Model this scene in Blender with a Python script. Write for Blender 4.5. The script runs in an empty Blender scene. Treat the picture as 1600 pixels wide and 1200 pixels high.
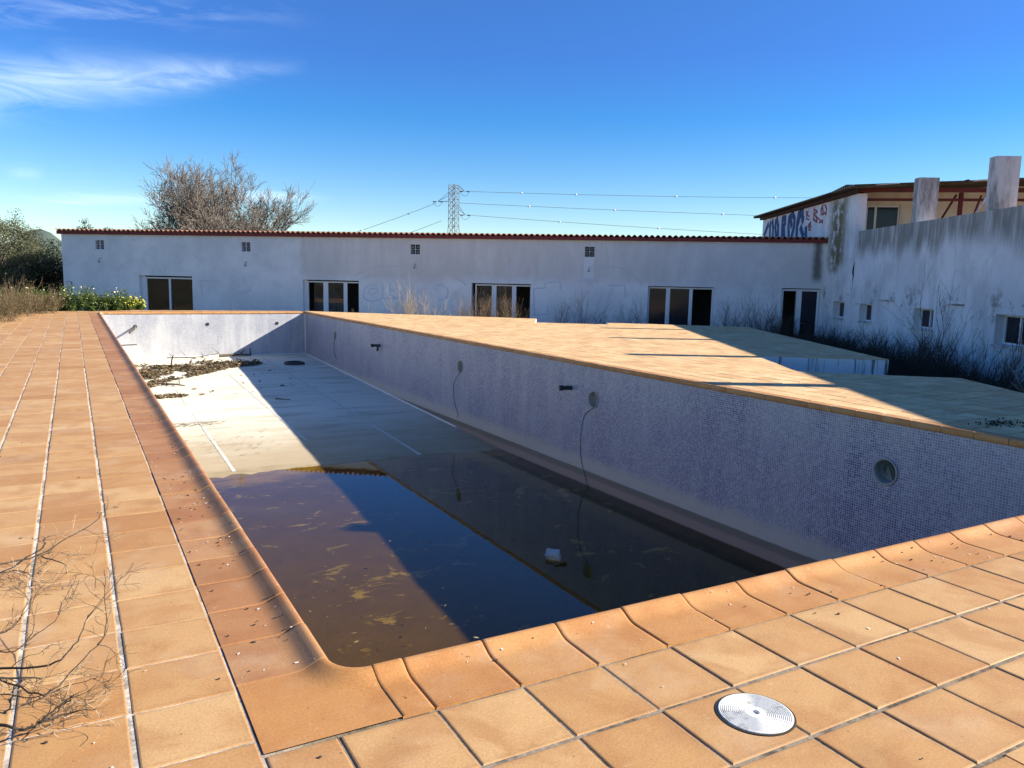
import bpy, math, random
from mathutils import Vector, Matrix, noise

S = bpy.context.scene
COL = S.collection
R = math.radians
random.seed(7)

# ------------------------------------------------------------------ camera
YAW, PITCH, ROLL, CAM_H = R(29.308), R(7.646), R(1.188), 1.27
fwd = Vector((math.sin(YAW)*math.cos(PITCH), math.cos(YAW)*math.cos(PITCH), -math.sin(PITCH)))
rgt = Vector((math.cos(YAW), -math.sin(YAW), 0))
upv = rgt.cross(fwd)
r2 = math.cos(ROLL)*rgt + math.sin(ROLL)*upv
u2 = -math.sin(ROLL)*rgt + math.cos(ROLL)*upv
cam = bpy.data.objects.new('camera', bpy.data.cameras.new('camera'))
COL.objects.link(cam)
cam.matrix_world = Matrix(((r2.x, u2.x, -fwd.x, 0), (r2.y, u2.y, -fwd.y, 0), (r2.z, u2.z, -fwd.z, CAM_H), (0, 0, 0, 1)))
cam.data.sensor_width = 36
cam.data.lens = 36*1220.9/1600
cam.data.clip_start = 0.05
cam.data.clip_end = 9000
S.camera = cam

# ------------------------------------------------------------------ sky + sun
SUN_AZ, SUN_EL = 118.5, 26.5
W = bpy.data.worlds.new('World'); S.world = W; W.use_nodes = True
SKY_STRENGTH = 0.079
def build_world():
    nt = W.node_tree; N = nt.nodes; N.clear(); L = nt.links.new
    out = N.new('ShaderNodeOutputWorld'); bg = N.new('ShaderNodeBackground')
    sky = N.new('ShaderNodeTexSky'); sky.sky_type = 'NISHITA'; sky.sun_disc = False
    sky.sun_elevation = R(SUN_EL); sky.sun_rotation = R(SUN_AZ)
    sky.air_density = 1.0; sky.dust_density = 0.0; sky.ozone_density = 3.5; sky.altitude = 50
    tc = N.new('ShaderNodeTexCoord'); sp = N.new('ShaderNodeSeparateXYZ'); L(tc.outputs['Generated'], sp.inputs[0])
    def M(op, a, b=None, c=None, clamp=False):
        n = N.new('ShaderNodeMath'); n.operation = op; n.use_clamp = clamp
        for i, v in enumerate((a, b, c)):
            if v is None: continue
            if isinstance(v, (int, float)): n.inputs[i].default_value = v
            else: L(v, n.inputs[i])
        return n.outputs[0]
    az = M('MULTIPLY', M('ARCTAN2', sp.outputs[0], sp.outputs[1]), 57.2958)
    el = M('MULTIPLY', M('ARCSINE', sp.outputs[2]), 57.2958)
    cb = N.new('ShaderNodeCombineXYZ'); L(M('MULTIPLY', az, 0.13), cb.inputs[0]); L(M('MULTIPLY', el, 0.62), cb.inputs[1])
    n1 = N.new('ShaderNodeTexNoise'); n1.inputs['Scale'].default_value = 1.0; n1.inputs['Detail'].default_value = 6
    n1.inputs['Roughness'].default_value = 0.62; n1.inputs['Distortion'].default_value = 1.1; L(cb.outputs[0], n1.inputs['Vector'])
    nz = n1.outputs['Fac']
    def band(c0, slope, th0, thslope, a0, a1, fade, lo, hi):
        ec = M('ADD', M('MULTIPLY', az, slope), c0)
        th = M('MAXIMUM', M('ADD', M('MULTIPLY', az, thslope), th0), 0.12)
        d = M('DIVIDE', M('SUBTRACT', el, ec), th)
        g = M('POWER', 2.718, M('MULTIPLY', M('MULTIPLY', d, d), -1.0))
        f1 = M('DIVIDE', M('SUBTRACT', az, a0), fade, clamp=True)
        f2 = M('DIVIDE', M('SUBTRACT', a1, az), fade, clamp=True)
        k = M('DIVIDE', M('SUBTRACT', nz, lo), hi-lo, clamp=True)
        return M('MULTIPLY', M('MULTIPLY', g, M('MULTIPLY', f1, f2)), k)
    m = band(11.25, 0.17, 1.35, -0.065, -30, 15, 8, 0.30, 0.72)
    m = M('ADD', m, M('MULTIPLY', band(4.35, 0.075, 0.38, 0.0, -4, 17, 4, 0.36, 0.6), 0.6))
    m = M('ADD', m, M('MULTIPLY', band(15.2, 0.12, 0.9, 0.0, -30, 16, 10, 0.45, 0.75), 0.45))
    m = M('ADD', m, M('MULTIPLY', band(5.8, 0.0, 0.33, 0.0, -3.4, -1.1, 0.9, 0.25, 0.5), 0.30))
    m = M('MULTIPLY', m, 0.45, clamp=True)
    hs = N.new('ShaderNodeHueSaturation'); hs.inputs['Saturation'].default_value = 1.45; hs.inputs['Hue'].default_value = 0.514; hs.inputs['Value'].default_value = 0.96
    L(sky.outputs[0], hs.inputs['Color'])
    mx = N.new('ShaderNodeMix'); mx.data_type = 'RGBA'
    sc_ = N.new('ShaderNodeSeparateColor'); L(hs.outputs[0], sc_.inputs[0]); cc_ = N.new('ShaderNodeCombineColor')
    L(M('MAXIMUM', sc_.outputs[0], M('MULTIPLY', sc_.outputs[2], 0.095)), cc_.inputs[0]); L(M('MAXIMUM', sc_.outputs[1], M('MULTIPLY', sc_.outputs[2], 0.33)), cc_.inputs[1]); L(sc_.outputs[2], cc_.inputs[2])
    L(m, mx.inputs['Factor']); L(cc_.outputs[0], mx.inputs[6]); mx.inputs[7].default_value = (7.6, 8.6, 9.4, 1)
    L(mx.outputs[2], bg.inputs[0]); bg.inputs[1].default_value = SKY_STRENGTH
    L(bg.outputs[0], out.inputs[0])
build_world()
W.cycles.sampling_method = 'MANUAL'; W.cycles.sample_map_resolution = 512
sun = bpy.data.objects.new('sun', bpy.data.lights.new('sun', 'SUN')); COL.objects.link(sun)
sun.data.energy = 5.0; sun.data.angle = R(0.53); sun.data.color = (1.0, 0.92, 0.79)
sdir = Vector((math.sin(R(SUN_AZ))*math.cos(R(SUN_EL)), math.cos(R(SUN_AZ))*math.cos(R(SUN_EL)), math.sin(R(SUN_EL))))
sun.rotation_euler = (-sdir).to_track_quat('-Z', 'Y').to_euler()
sun.location = sdir*60
S.view_settings.view_transform = 'Standard'
S.view_settings.look = 'None'
S.view_settings.exposure = 1.25
S.view_settings.gamma = 1.0
S.view_settings.use_curve_mapping = False
S.cycles.max_bounces = 5
S.cycles.diffuse_bounces = 3
S.cycles.glossy_bounces = 3
S.cycles.transparent_max_bounces = 12

# ------------------------------------------------------------------ helpers
class MB:
    def __init__(s): s.v = []; s.f = []; s.c = []
    def add(s, vs, fs, c=None):
        o = len(s.v); s.v += [tuple(v) for v in vs]; s.f += [tuple(i+o for i in f) for f in fs]
        if c is not None: s.c += [c]*len(fs)
    def quad(s, a, b, c, d, col=None): s.add((a, b, c, d), ((0, 1, 2, 3),), col)
    def box(s, o, ax, ay, az, c=None):
        o, ax, ay, az = Vector(o), Vector(ax), Vector(ay), Vector(az)
        vs = [o, o+ax, o+ax+ay, o+ay, o+az, o+ax+az, o+ax+ay+az, o+ay+az]
        fs = [(0, 3, 2, 1), (4, 5, 6, 7), (0, 1, 5, 4), (1, 2, 6, 5), (2, 3, 7, 6), (3, 0, 4, 7)]
        if ax.cross(ay).dot(az) < 0: fs = [f[::-1] for f in fs]
        s.add(vs, fs, c)
    def abox(s, x0, x1, y0, y1, z0, z1, c=None): s.box((x0, y0, z0), (x1-x0, 0, 0), (0, y1-y0, 0), (0, 0, z1-z0), c)
    def tube(s, pts, rad, n=6, caps=True):
        pts = [Vector(p) for p in pts]
        if not isinstance(rad, (list, tuple)): rad = [rad]*len(pts)
        o = len(s.v); prev = None
        for i, p in enumerate(pts):
            t = (pts[min(i+1, len(pts)-1)]-pts[max(i-1, 0)])
            if t.length < 1e-9: t = Vector((0, 0, 1))
            t.normalize()
            if prev is None:
                a = t.cross(Vector((0, 0, 1)) if abs(t.z) < 0.9 else Vector((1, 0, 0))).normalized()
            else:
                a = (prev - t*prev.dot(t))
                a = a.normalized() if a.length > 1e-6 else t.orthogonal().normalized()
            prev = a; b = t.cross(a)
            for k in range(n):
                an = 2*math.pi*k/n
                s.v.append(tuple(p+(a*math.cos(an)+b*math.sin(an))*rad[i]))
        for i in range(len(pts)-1):
            for k in range(n):
                s.f.append((o+i*n+k, o+i*n+(k+1) % n, o+(i+1)*n+(k+1) % n, o+(i+1)*n+k))
        if caps:
            s.f.append(tuple(o+k for k in range(n))[::-1]); e = o+(len(pts)-1)*n
            s.f.append(tuple(e+k for k in range(n)))
    def prism(s, poly, z0, z1, c=None):
        n = len(poly)
        vs = [(p[0], p[1], z1) for p in poly]+[(p[0], p[1], z0) for p in poly]
        fs = [tuple(range(n))]+[((i+1) % n, i, i+n, (i+1) % n+n) for i in range(n)]
        s.add(vs, fs, c)
    def mesh(s, name, mat, smooth=False):
        me = bpy.data.meshes.new(name); me.from_pydata(s.v, [], s.f)
        if s.c and len(s.c) == len(s.f):
            at = me.attributes.new('rnd', 'FLOAT', 'FACE'); at.data.foreach_set('value', s.c)
        if mat: me.materials.append(mat)
        if smooth: me.polygons.foreach_set('use_smooth', [True]*len(me.polygons))
        me.update(); return me
    def build(s, name, mat, parent=None, smooth=False, **k): return mkobj(name, s.mesh(name, mat, smooth), parent, **k)

def mkobj(name, me, parent=None, kind=None, label=None, cat=None, group=None):
    o = bpy.data.objects.new(name, me); COL.objects.link(o)
    if parent: o.parent = parent; o.matrix_parent_inverse = parent.matrix_basis.inverted()
    tag(o, label, cat, group, kind); return o
def tag(o, label=None, cat=None, group=None, kind=None):
    if label: o['label'] = label
    if cat: o['category'] = cat
    if group: o['group'] = group
    if kind: o['kind'] = kind
def empty(name, loc, label=None, cat=None, group=None, kind=None):
    o = bpy.data.objects.new(name, None); COL.objects.link(o); o.location = loc; o.empty_display_size = 0.2
    tag(o, label, cat, group, kind); return o

# ------------------------------------------------------------------ node material helper
class NM:
    def __init__(s, name):
        s.m = bpy.data.materials.new(name); s.m.use_nodes = True
        s.nt = s.m.node_tree; s.N = s.nt.nodes; s.N.clear()
        s.out = s.N.new('ShaderNodeOutputMaterial')
    def L(s, a, b): s.nt.links.new(a, b)
    def setin(s, sock, v):
        if v is None: return
        if isinstance(v, (int, float)): sock.default_value = v
        elif isinstance(v, (tuple, list)): sock.default_value = tuple(v)+((1,) if len(v) == 3 and len(sock.default_value) == 4 else ())
        else: s.L(v, sock)
    def math(s, op, a, b=None, clamp=False):
        n = s.N.new('ShaderNodeMath'); n.operation = op; n.use_clamp = clamp
        s.setin(n.inputs[0], a); s.setin(n.inputs[1], b); return n.outputs[0]
    def obj(s): return s.N.new('ShaderNodeTexCoord').outputs['Object']
    def pos(s): return s.N.new('ShaderNodeNewGeometry').outputs['Position']
    def sep(s, v): n = s.N.new('ShaderNodeSeparateXYZ'); s.L(v, n.inputs[0]); return n.outputs
    def comb(s, x, y, z):
        n = s.N.new('ShaderNodeCombineXYZ'); s.setin(n.inputs[0], x); s.setin(n.inputs[1], y); s.setin(n.inputs[2], z); return n.outputs[0]
    def vmul(s, v, k):
        n = s.N.new('ShaderNodeVectorMath'); n.operation = 'MULTIPLY'; s.L(v, n.inputs[0]); s.setin(n.inputs[1], k); return n.outputs[0]
    def vadd(s, v, k):
        n = s.N.new('ShaderNodeVectorMath'); n.operation = 'ADD'; s.L(v, n.inputs[0]); s.setin(n.inputs[1], k); return n.outputs[0]
    def noise(s, v, scale, detail=4, rough=0.55, dist=0.0):
        n = s.N.new('ShaderNodeTexNoise'); s.L(v, n.inputs['Vector'])
        n.inputs['Scale'].default_value = scale; n.inputs['Detail'].default_value = min(detail, 4.5)
        n.inputs['Roughness'].default_value = rough; n.inputs['Distortion'].default_value = dist; return n.outputs['Fac']
    def white(s, v):
        n = s.N.new('ShaderNodeTexWhiteNoise'); n.noise_dimensions = '3D'; s.L(v, n.inputs['Vector']); return n.outputs['Value']
    def ramp(s, f, stops):
        n = s.N.new('ShaderNodeValToRGB'); e = n.color_ramp.elements
        while len(e) < len(stops): e.new(0.5)
        for i, (p, c) in enumerate(stops):
            e[i].position = p; e[i].color = tuple(c)+(1,) if not isinstance(c, (int, float)) else (c, c, c, 1)
        s.setin(n.inputs[0], f); return n.outputs[0]
    def smooth(s, v, lo, hi):   # smoothstep
        n = s.N.new('ShaderNodeMapRange'); n.interpolation_type = 'SMOOTHSTEP'; s.setin(n.inputs[0], v)
        n.inputs[1].default_value = lo; n.inputs[2].default_value = hi; return n.outputs[0]
    def mix(s, f, a, b, bt='MIX'):
        n = s.N.new('ShaderNodeMix'); n.data_type = 'RGBA'; n.blend_type = bt
        s.setin(n.inputs[0], f); s.setin(n.inputs[6], a); s.setin(n.inputs[7], b); return n.outputs[2]
    def bump(s, h, strength=0.3, dist=0.01):
        n = s.N.new('ShaderNodeBump'); n.inputs['Strength'].default_value = strength; n.inputs['Distance'].default_value = dist
        s.L(h, n.inputs['Height']); return n.outputs[0]
    def schlick(s, f0, normal=None):
        g = s.N.new('ShaderNodeNewGeometry'); d = s.N.new('ShaderNodeVectorMath'); d.operation = 'DOT_PRODUCT'
        s.L(g.outputs['Incoming'], d.inputs[0]); s.L(normal if normal is not None else g.outputs['Normal'], d.inputs[1])
        c = s.math('SUBTRACT', 1.0, s.math('ABSOLUTE', d.outputs['Value']), True)
        return s.math('ADD', s.math('MULTIPLY', s.math('POWER', c, 5.0), 1-f0), f0, True)
    def pbr(s, color, rough=0.8, normal=None, spec=0.4, metal=0.0, **k):
        b = s.N.new('ShaderNodeBsdfPrincipled')
        s.setin(b.inputs['Base Color'], color); s.setin(b.inputs['Roughness'], rough)
        b.inputs['Specular IOR Level'].default_value = spec; b.inputs['Metallic'].default_value = metal
        if normal is not None: s.L(normal, b.inputs['Normal'])
        for kk, v in k.items(): s.setin(b.inputs[kk], v)
        s.L(b.outputs[0], s.out.inputs[0]); s.b = b; return s.m

def simple(name, col, rough=0.8, var=0.25, scale=8, spec=0.3, metal=0.0, bump=0.0):
    n = NM(name); p = n.pos(); f = n.noise(p, scale, 5)
    c = n.mix(f, tuple(a*(1-var) for a in col), tuple(min(1, a*(1+var)) for a in col))
    nr = n.bump(n.noise(p, scale*4, 4), bump, 0.01) if bump else None
    return n.pbr(c, rough, nr, spec, metal)

def tile_mat(name, use_attr, pal, gloss=0.55):
    n = NM(name)
    if use_attr:
        a = n.N.new('ShaderNodeAttribute'); a.attribute_name = 'rnd'; rnd = a.outputs['Fac']
    else:
        rnd = n.N.new('ShaderNodeObjectInfo').outputs['Random']
    p = n.pos()
    off = n.comb(n.math('MULTIPLY', rnd, 37.0), n.math('MULTIPLY', rnd, 91.0), 0)
    q = n.vadd(p, off)
    base = n.ramp(rnd, [(0.0, pal[0]), (0.35, pal[1]), (0.7, pal[2]), (1.0, pal[3])])
    cloud = n.noise(q, 5.0, 3, 0.5, 0.6)
    c = n.mix(n.smooth(cloud, 0.38, 0.68), base, n.mix(0.55, base, pal[4]))
    fine = n.noise(p, 130, 3, 0.75)
    c = n.mix(0.30, c, n.ramp(fine, [(0.3, 0.25), (0.7, 0.85)]), 'OVERLAY')
    speck = n.noise(p, 95, 2, 0.6)
    c = n.mix(n.math('MULTIPLY', n.smooth(speck, 0.68, 0.78), 0.35), c, (0.16, 0.09, 0.05))
    dust = n.noise(p, 2.2, 6, 0.65)
    c = n.mix(n.math('MULTIPLY', n.smooth(dust, 0.5, 0.75), 0.28), c, (0.56, 0.44, 0.31))
    wear = n.noise(q, 1.3, 4, 0.62, 0.4)
    c = n.mix(n.math('MULTIPLY', n.smooth(wear, 0.56, 0.70), 0.22), c, (0.20, 0.105, 0.05))
    bloom = n.noise(p, 16, 4, 0.75)
    c = n.mix(n.math('MULTIPLY', n.smooth(bloom, 0.62, 0.74), 0.30), c, (0.62, 0.52, 0.40))
    if not use_attr and name != 'terracotta_coping' and name != 'terracotta_coping_worn':
        ob = n.sep(n.obj()); e = n.math('MAXIMUM', n.math('ABSOLUTE', ob[0]), n.math('ABSOLUTE', ob[1]))
        e = n.math('ADD', e, n.math('MULTIPLY', n.math('SUBTRACT', n.noise(p, 22, 4, 0.7), 0.5), 0.05))
        c = n.mix(n.math('MULTIPLY', n.smooth(e, 0.122, 0.152), 0.30), c, (0.19, 0.11, 0.055))
    pit = n.noise(p, 48, 3, 0.6)
    c = n.mix(n.math('MULTIPLY', n.smooth(pit, 0.70, 0.74), 0.75), c, (0.07, 0.04, 0.025))
    rough = n.math('ADD', n.math('MULTIPLY', cloud, 0.25), gloss-0.02)
    h = n.math('ADD', n.math('MULTIPLY', fine, 0.3), n.noise(q, 9, 3))
    return n.pbr(c, rough, n.bump(h, 0.25, 0.004), 0.35)
PAL = [(0.48, 0.278, 0.112), (0.435, 0.232, 0.086), (0.52, 0.322, 0.142), (0.385, 0.190, 0.066), (0.345, 0.155, 0.052)]
PALC = [(0.47, 0.242, 0.086), (0.43, 0.208, 0.068), (0.49, 0.270, 0.100), (0.40, 0.185, 0.060), (0.34, 0.138, 0.042)]
PALL = [(0.39, 0.196, 0.078), (0.35, 0.162, 0.062), (0.41, 0.218, 0.092), (0.32, 0.140, 0.052), (0.27, 0.105, 0.036)]
M_TILE = tile_mat('terracotta_tile', False, PAL)
M_TILEF = tile_mat('terracotta_tile_field', True, PAL)
PALR = [(0.72, 0.48, 0.235), (0.61, 0.38, 0.175), (0.76, 0.52, 0.265), (0.53, 0.32, 0.145), (0.48, 0.28, 0.125)]  # paler palette for the right terrace
M_TILER = tile_mat('pale_tile_field', True, PALR, 0.6); M_TILEB = tile_mat('pale_tile', False, PALR, 0.6)
M_COPE = tile_mat('terracotta_coping', False, PALC, 0.5)
M_COPEL = tile_mat('terracotta_coping_worn', False, PALL, 0.5)

def grout_mat():
    n = NM('grout'); p = n.pos(); f = n.noise(p, 7, 6, 0.7); g = n.noise(p, 70, 4, 0.7)
    x = n.sep(p)[0]
    pale = n.mix(n.smooth(f, 0.40, 0.62), (0.66, 0.58, 0.48), (0.30, 0.26, 0.21))
    dark = n.mix(n.smooth(f, 0.42, 0.62), (0.27, 0.225, 0.17), (0.095, 0.08, 0.062))
    c = n.mix(n.smooth(x, 0.30, 0.55), pale, dark)
    c = n.mix(0.35, c, n.ramp(g, [(0.3, 0.12), (0.7, 0.8)]), 'OVERLAY')
    return n.pbr(c, 0.95, n.bump(g, 0.6, 0.004), 0.1)
M_GROUT = grout_mat()

def mosaic_mat(name, ax):
    n = NM(name); p = n.pos(); s = n.sep(p)
    T = 0.0255
    a = n.math('DIVIDE', s[ax], T); b = n.math('DIVIDE', s[2], T)
    cell = n.comb(n.math('FLOOR', a), n.math('FLOOR', b), 0.0)
    rnd = n.white(cell)
    fa = n.math('ABSOLUTE', n.math('SUBTRACT', n.math('FRACT', a), 0.5))
    fb = n.math('ABSOLUTE', n.math('SUBTRACT', n.math('FRACT', b), 0.5))
    edge = n.math('MAXIMUM', fa, fb)
    gm = n.smooth(edge, 0.395, 0.45)
    col = n.ramp(rnd, [(0.0, (0.028, 0.040, 0.105)), (0.3, (0.065, 0.085, 0.18)), (0.6, (0.125, 0.145, 0.24)), (0.85, (0.26, 0.28, 0.35)), (1.0, (0.045, 0.065, 0.14))])
    sheet = n.white(n.comb(n.math('FLOOR', n.math('DIVIDE', a, 13.0)), n.math('FLOOR', n.math('DIVIDE', b, 13.0)), 3.0))
    col = n.mix(n.math('MULTIPLY', sheet, 0.22), col, (0.34, 0.35, 0.38))
    col = n.mix(gm, col, (0.53, 0.51, 0.51))
    # lime film and wash marks
    st = n.noise(n.vmul(p, (2.6, 2.6, 0.35)), 1.6, 6, 0.65)
    bl = n.noise(p, 0.7, 5, 0.6)
    lime = n.math('MULTIPLY', n.smooth(n.math('ADD', n.math('MULTIPLY', st, 0.5), n.math('MULTIPLY', bl, 0.5)), 0.36, 0.66), 0.55)
    if ax == 0: lime = n.math('ADD', lime, 0.38, True)
    col = n.mix(n.math('MULTIPLY', lime, 0.8), col, (0.60, 0.60, 0.57) if ax == 0 else (0.45, 0.445, 0.43))
    # tide marks left by the sinking water (levels follow z)
    wob = n.math('MULTIPLY', n.math('SUBTRACT', n.noise(n.vmul(p, (1.5, 1.5, 0.2)), 3.0, 5, 0.7), 0.5), 0.16)
    zz = n.math('ADD', s[2], wob)
    zf = n.math('ADD', s[2], n.math('MULTIPLY', wob, 0.15))
    tan = n.math('SUBTRACT', 1.0, n.smooth(zz, -1.56, -1.36))
    col = n.mix(n.math('MULTIPLY', tan, 0.86), col, (0.44, 0.42, 0.35))
    d1 = n.math('SUBTRACT', 1.0, n.smooth(zf, -1.665, -1.645))
    col = n.mix(n.math('MULTIPLY', d1, 0.9), col, n.mix(n.smooth(n.math('ADD', zf, n.math('MULTIPLY', bl, 0.05)), -1.755, -1.70), (0.255, 0.185, 0.15), (0.135, 0.115, 0.085)))
    d2 = n.math('SUBTRACT', 1.0, n.smooth(zf, -1.90, -1.86))
    col = n.mix(d2, col, (0.05, 0.04, 0.025))
    h = n.math('SUBTRACT', 1.0, gm)
    rough = n.math('ADD', n.math('MULTIPLY', gm, 0.4), 0.32)
    return n.pbr(col, rough, n.bump(h, 0.5, 0.002), 0.4)
M_MOSY = mosaic_mat('pool_mosaic_long', 1); M_MOSX = mosaic_mat('pool_mosaic_end', 0)

def floor_mat():
    n = NM('pool_floor'); p = n.pos(); s = n.sep(p)
    f = n.noise(p, 0.55, 6, 0.6); st = n.noise(n.vmul(p, (0.35, 2.4, 1)), 1.5, 7, 0.68)
    c = n.mix(f, (0.80, 0.755, 0.63), (0.68, 0.62, 0.47))
    c = n.mix(n.math('MULTIPLY', n.smooth(st, 0.48, 0.70), 0.62), c, (0.36, 0.31, 0.22))
    c = n.mix(n.math('MULTIPLY', n.smooth(n.noise(p, 14, 5, 0.7), 0.55, 0.75), 0.25), c, (0.36, 0.31, 0.23))
    w = n.math('MULTIPLY', n.math('SUBTRACT', n.noise(n.vmul(p, (0.8, 1.6, 1)), 1.1, 6, 0.7), 0.5), 0.09)
    z = n.math('ADD', s[2], w)
    c = n.mix(n.math('MULTIPLY', n.math('SUBTRACT', 1.0, n.smooth(z, -1.87, -1.70)), 0.85), c, (0.36, 0.27, 0.155))
    mud = n.mix(n.noise(p, 2.5, 6, 0.7), (0.074, 0.055, 0.012), (0.140, 0.104, 0.032))
    mud = n.mix(n.math('MULTIPLY', n.smooth(n.noise(n.vmul(p, (1.0, 1.6, 1)), 1.7, 7, 0.74, 0.5), 0.585, 0.66), 0.75), mud, (0.36, 0.32, 0.12))
    mud = n.mix(n.math('MULTIPLY', n.smooth(n.noise(n.vmul(p, (1.0, 2.2, 1)), 9, 6, 0.75, 1.0), 0.6, 0.7), 0.8), mud, (0.035, 0.026, 0.013))
    c = n.mix(n.math('SUBTRACT', 1.0, n.smooth(z, -1.915, -1.86)), c, mud)
    return n.pbr(c, 0.85, n.bump(n.noise(p, 40, 5, 0.7), 0.35, 0.006), 0.25)
M_FLOOR = floor_mat()

def water_mat():
    n = NM('pool_water'); N = n.N
    p = n.pos()
    nb = n.bump(n.noise(n.vmul(p, (1, 1.4, 1)), 3.5, 3, 0.5), 0.018, 0.02)
    fr = n.schlick(0.021, nb)
    tr = N.new('ShaderNodeBsdfTransparent'); tr.inputs[0].default_value = (0.76, 0.63, 0.30, 1)
    gl = N.new('ShaderNodeBsdfGlossy'); gl.inputs['Roughness'].default_value = 0.0; gl.inputs[0].default_value = (0.95, 0.97, 1, 1); n.L(nb, gl.inputs['Normal'])
    mx = N.new('ShaderNodeMixShader'); n.L(fr, mx.inputs[0]); n.L(tr.outputs[0], mx.inputs[1]); n.L(gl.outputs[0], mx.inputs[2])
    n.L(mx.outputs[0], n.out.inputs[0]); return n.m
M_WATER = water_mat()

def glass_mat(name, tint, dirt):
    n = NM(name); N = n.N
    fr = n.schlick(0.045)
    tr = N.new('ShaderNodeBsdfTransparent'); tr.inputs[0].default_value = tint+(1,)
    gl = N.new('ShaderNodeBsdfGlossy'); gl.inputs['Roughness'].default_value = 0.02
    df = N.new('ShaderNodeBsdfDiffuse'); df.inputs[0].default_value = (0.30, 0.31, 0.30, 1)
    a = N.new('ShaderNodeMixShader'); n.L(n.math('MULTIPLY', n.smooth(n.noise(n.pos(), 3, 6, 0.7), 0.3, 0.7), dirt), a.inputs[0]); n.L(tr.outputs[0], a.inputs[1]); n.L(df.outputs[0], a.inputs[2])
    f2 = n.math('ADD', fr, 0.02)
    mx = N.new('ShaderNodeMixShader'); n.L(f2, mx.inputs[0]); n.L(a.outputs[0], mx.inputs[1]); n.L(gl.outputs[0], mx.inputs[2])
    n.L(mx.outputs[0], n.out.inputs[0]); return n.m
M_GLASS = glass_mat('window_glass', (0.55, 0.58, 0.58), 0.05)
M_GDARK = simple('dark_navy_glass', (0.010, 0.012, 0.022), 0.12, 0.3, 2, 0.35)
M_GLASSD = glass_mat('dusty_window_glass', (0.45, 0.48, 0.48), 0.22)

# building frames ------------------------------------------------------------
WA = R(32.0); wd = Vector((math.sin(WA), math.cos(WA), 0)); wn = Vector((wd.y, -wd.x, 0))      # side wall: along / behind
FA = R(129.0); fd = Vector((math.sin(FA), math.cos(FA), 0)); fn = Vector((-fd.y, fd.x, 0))     # long facade: to the right / behind
CORN = Vector((23.362, 19.083, 0)); Z3 = Vector((0, 0, 1))
def FP(u, w, z): return CORN+fd*u+fn*w+Z3*z
def WP(a, w, z): return wn*(9.7+w)+wd*a+Z3*z
QQ = wn*9.7+wd*26.0
def UP(v, w, z): return QQ+fd*v+fn*w+Z3*z
GZ = -1.0

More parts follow.
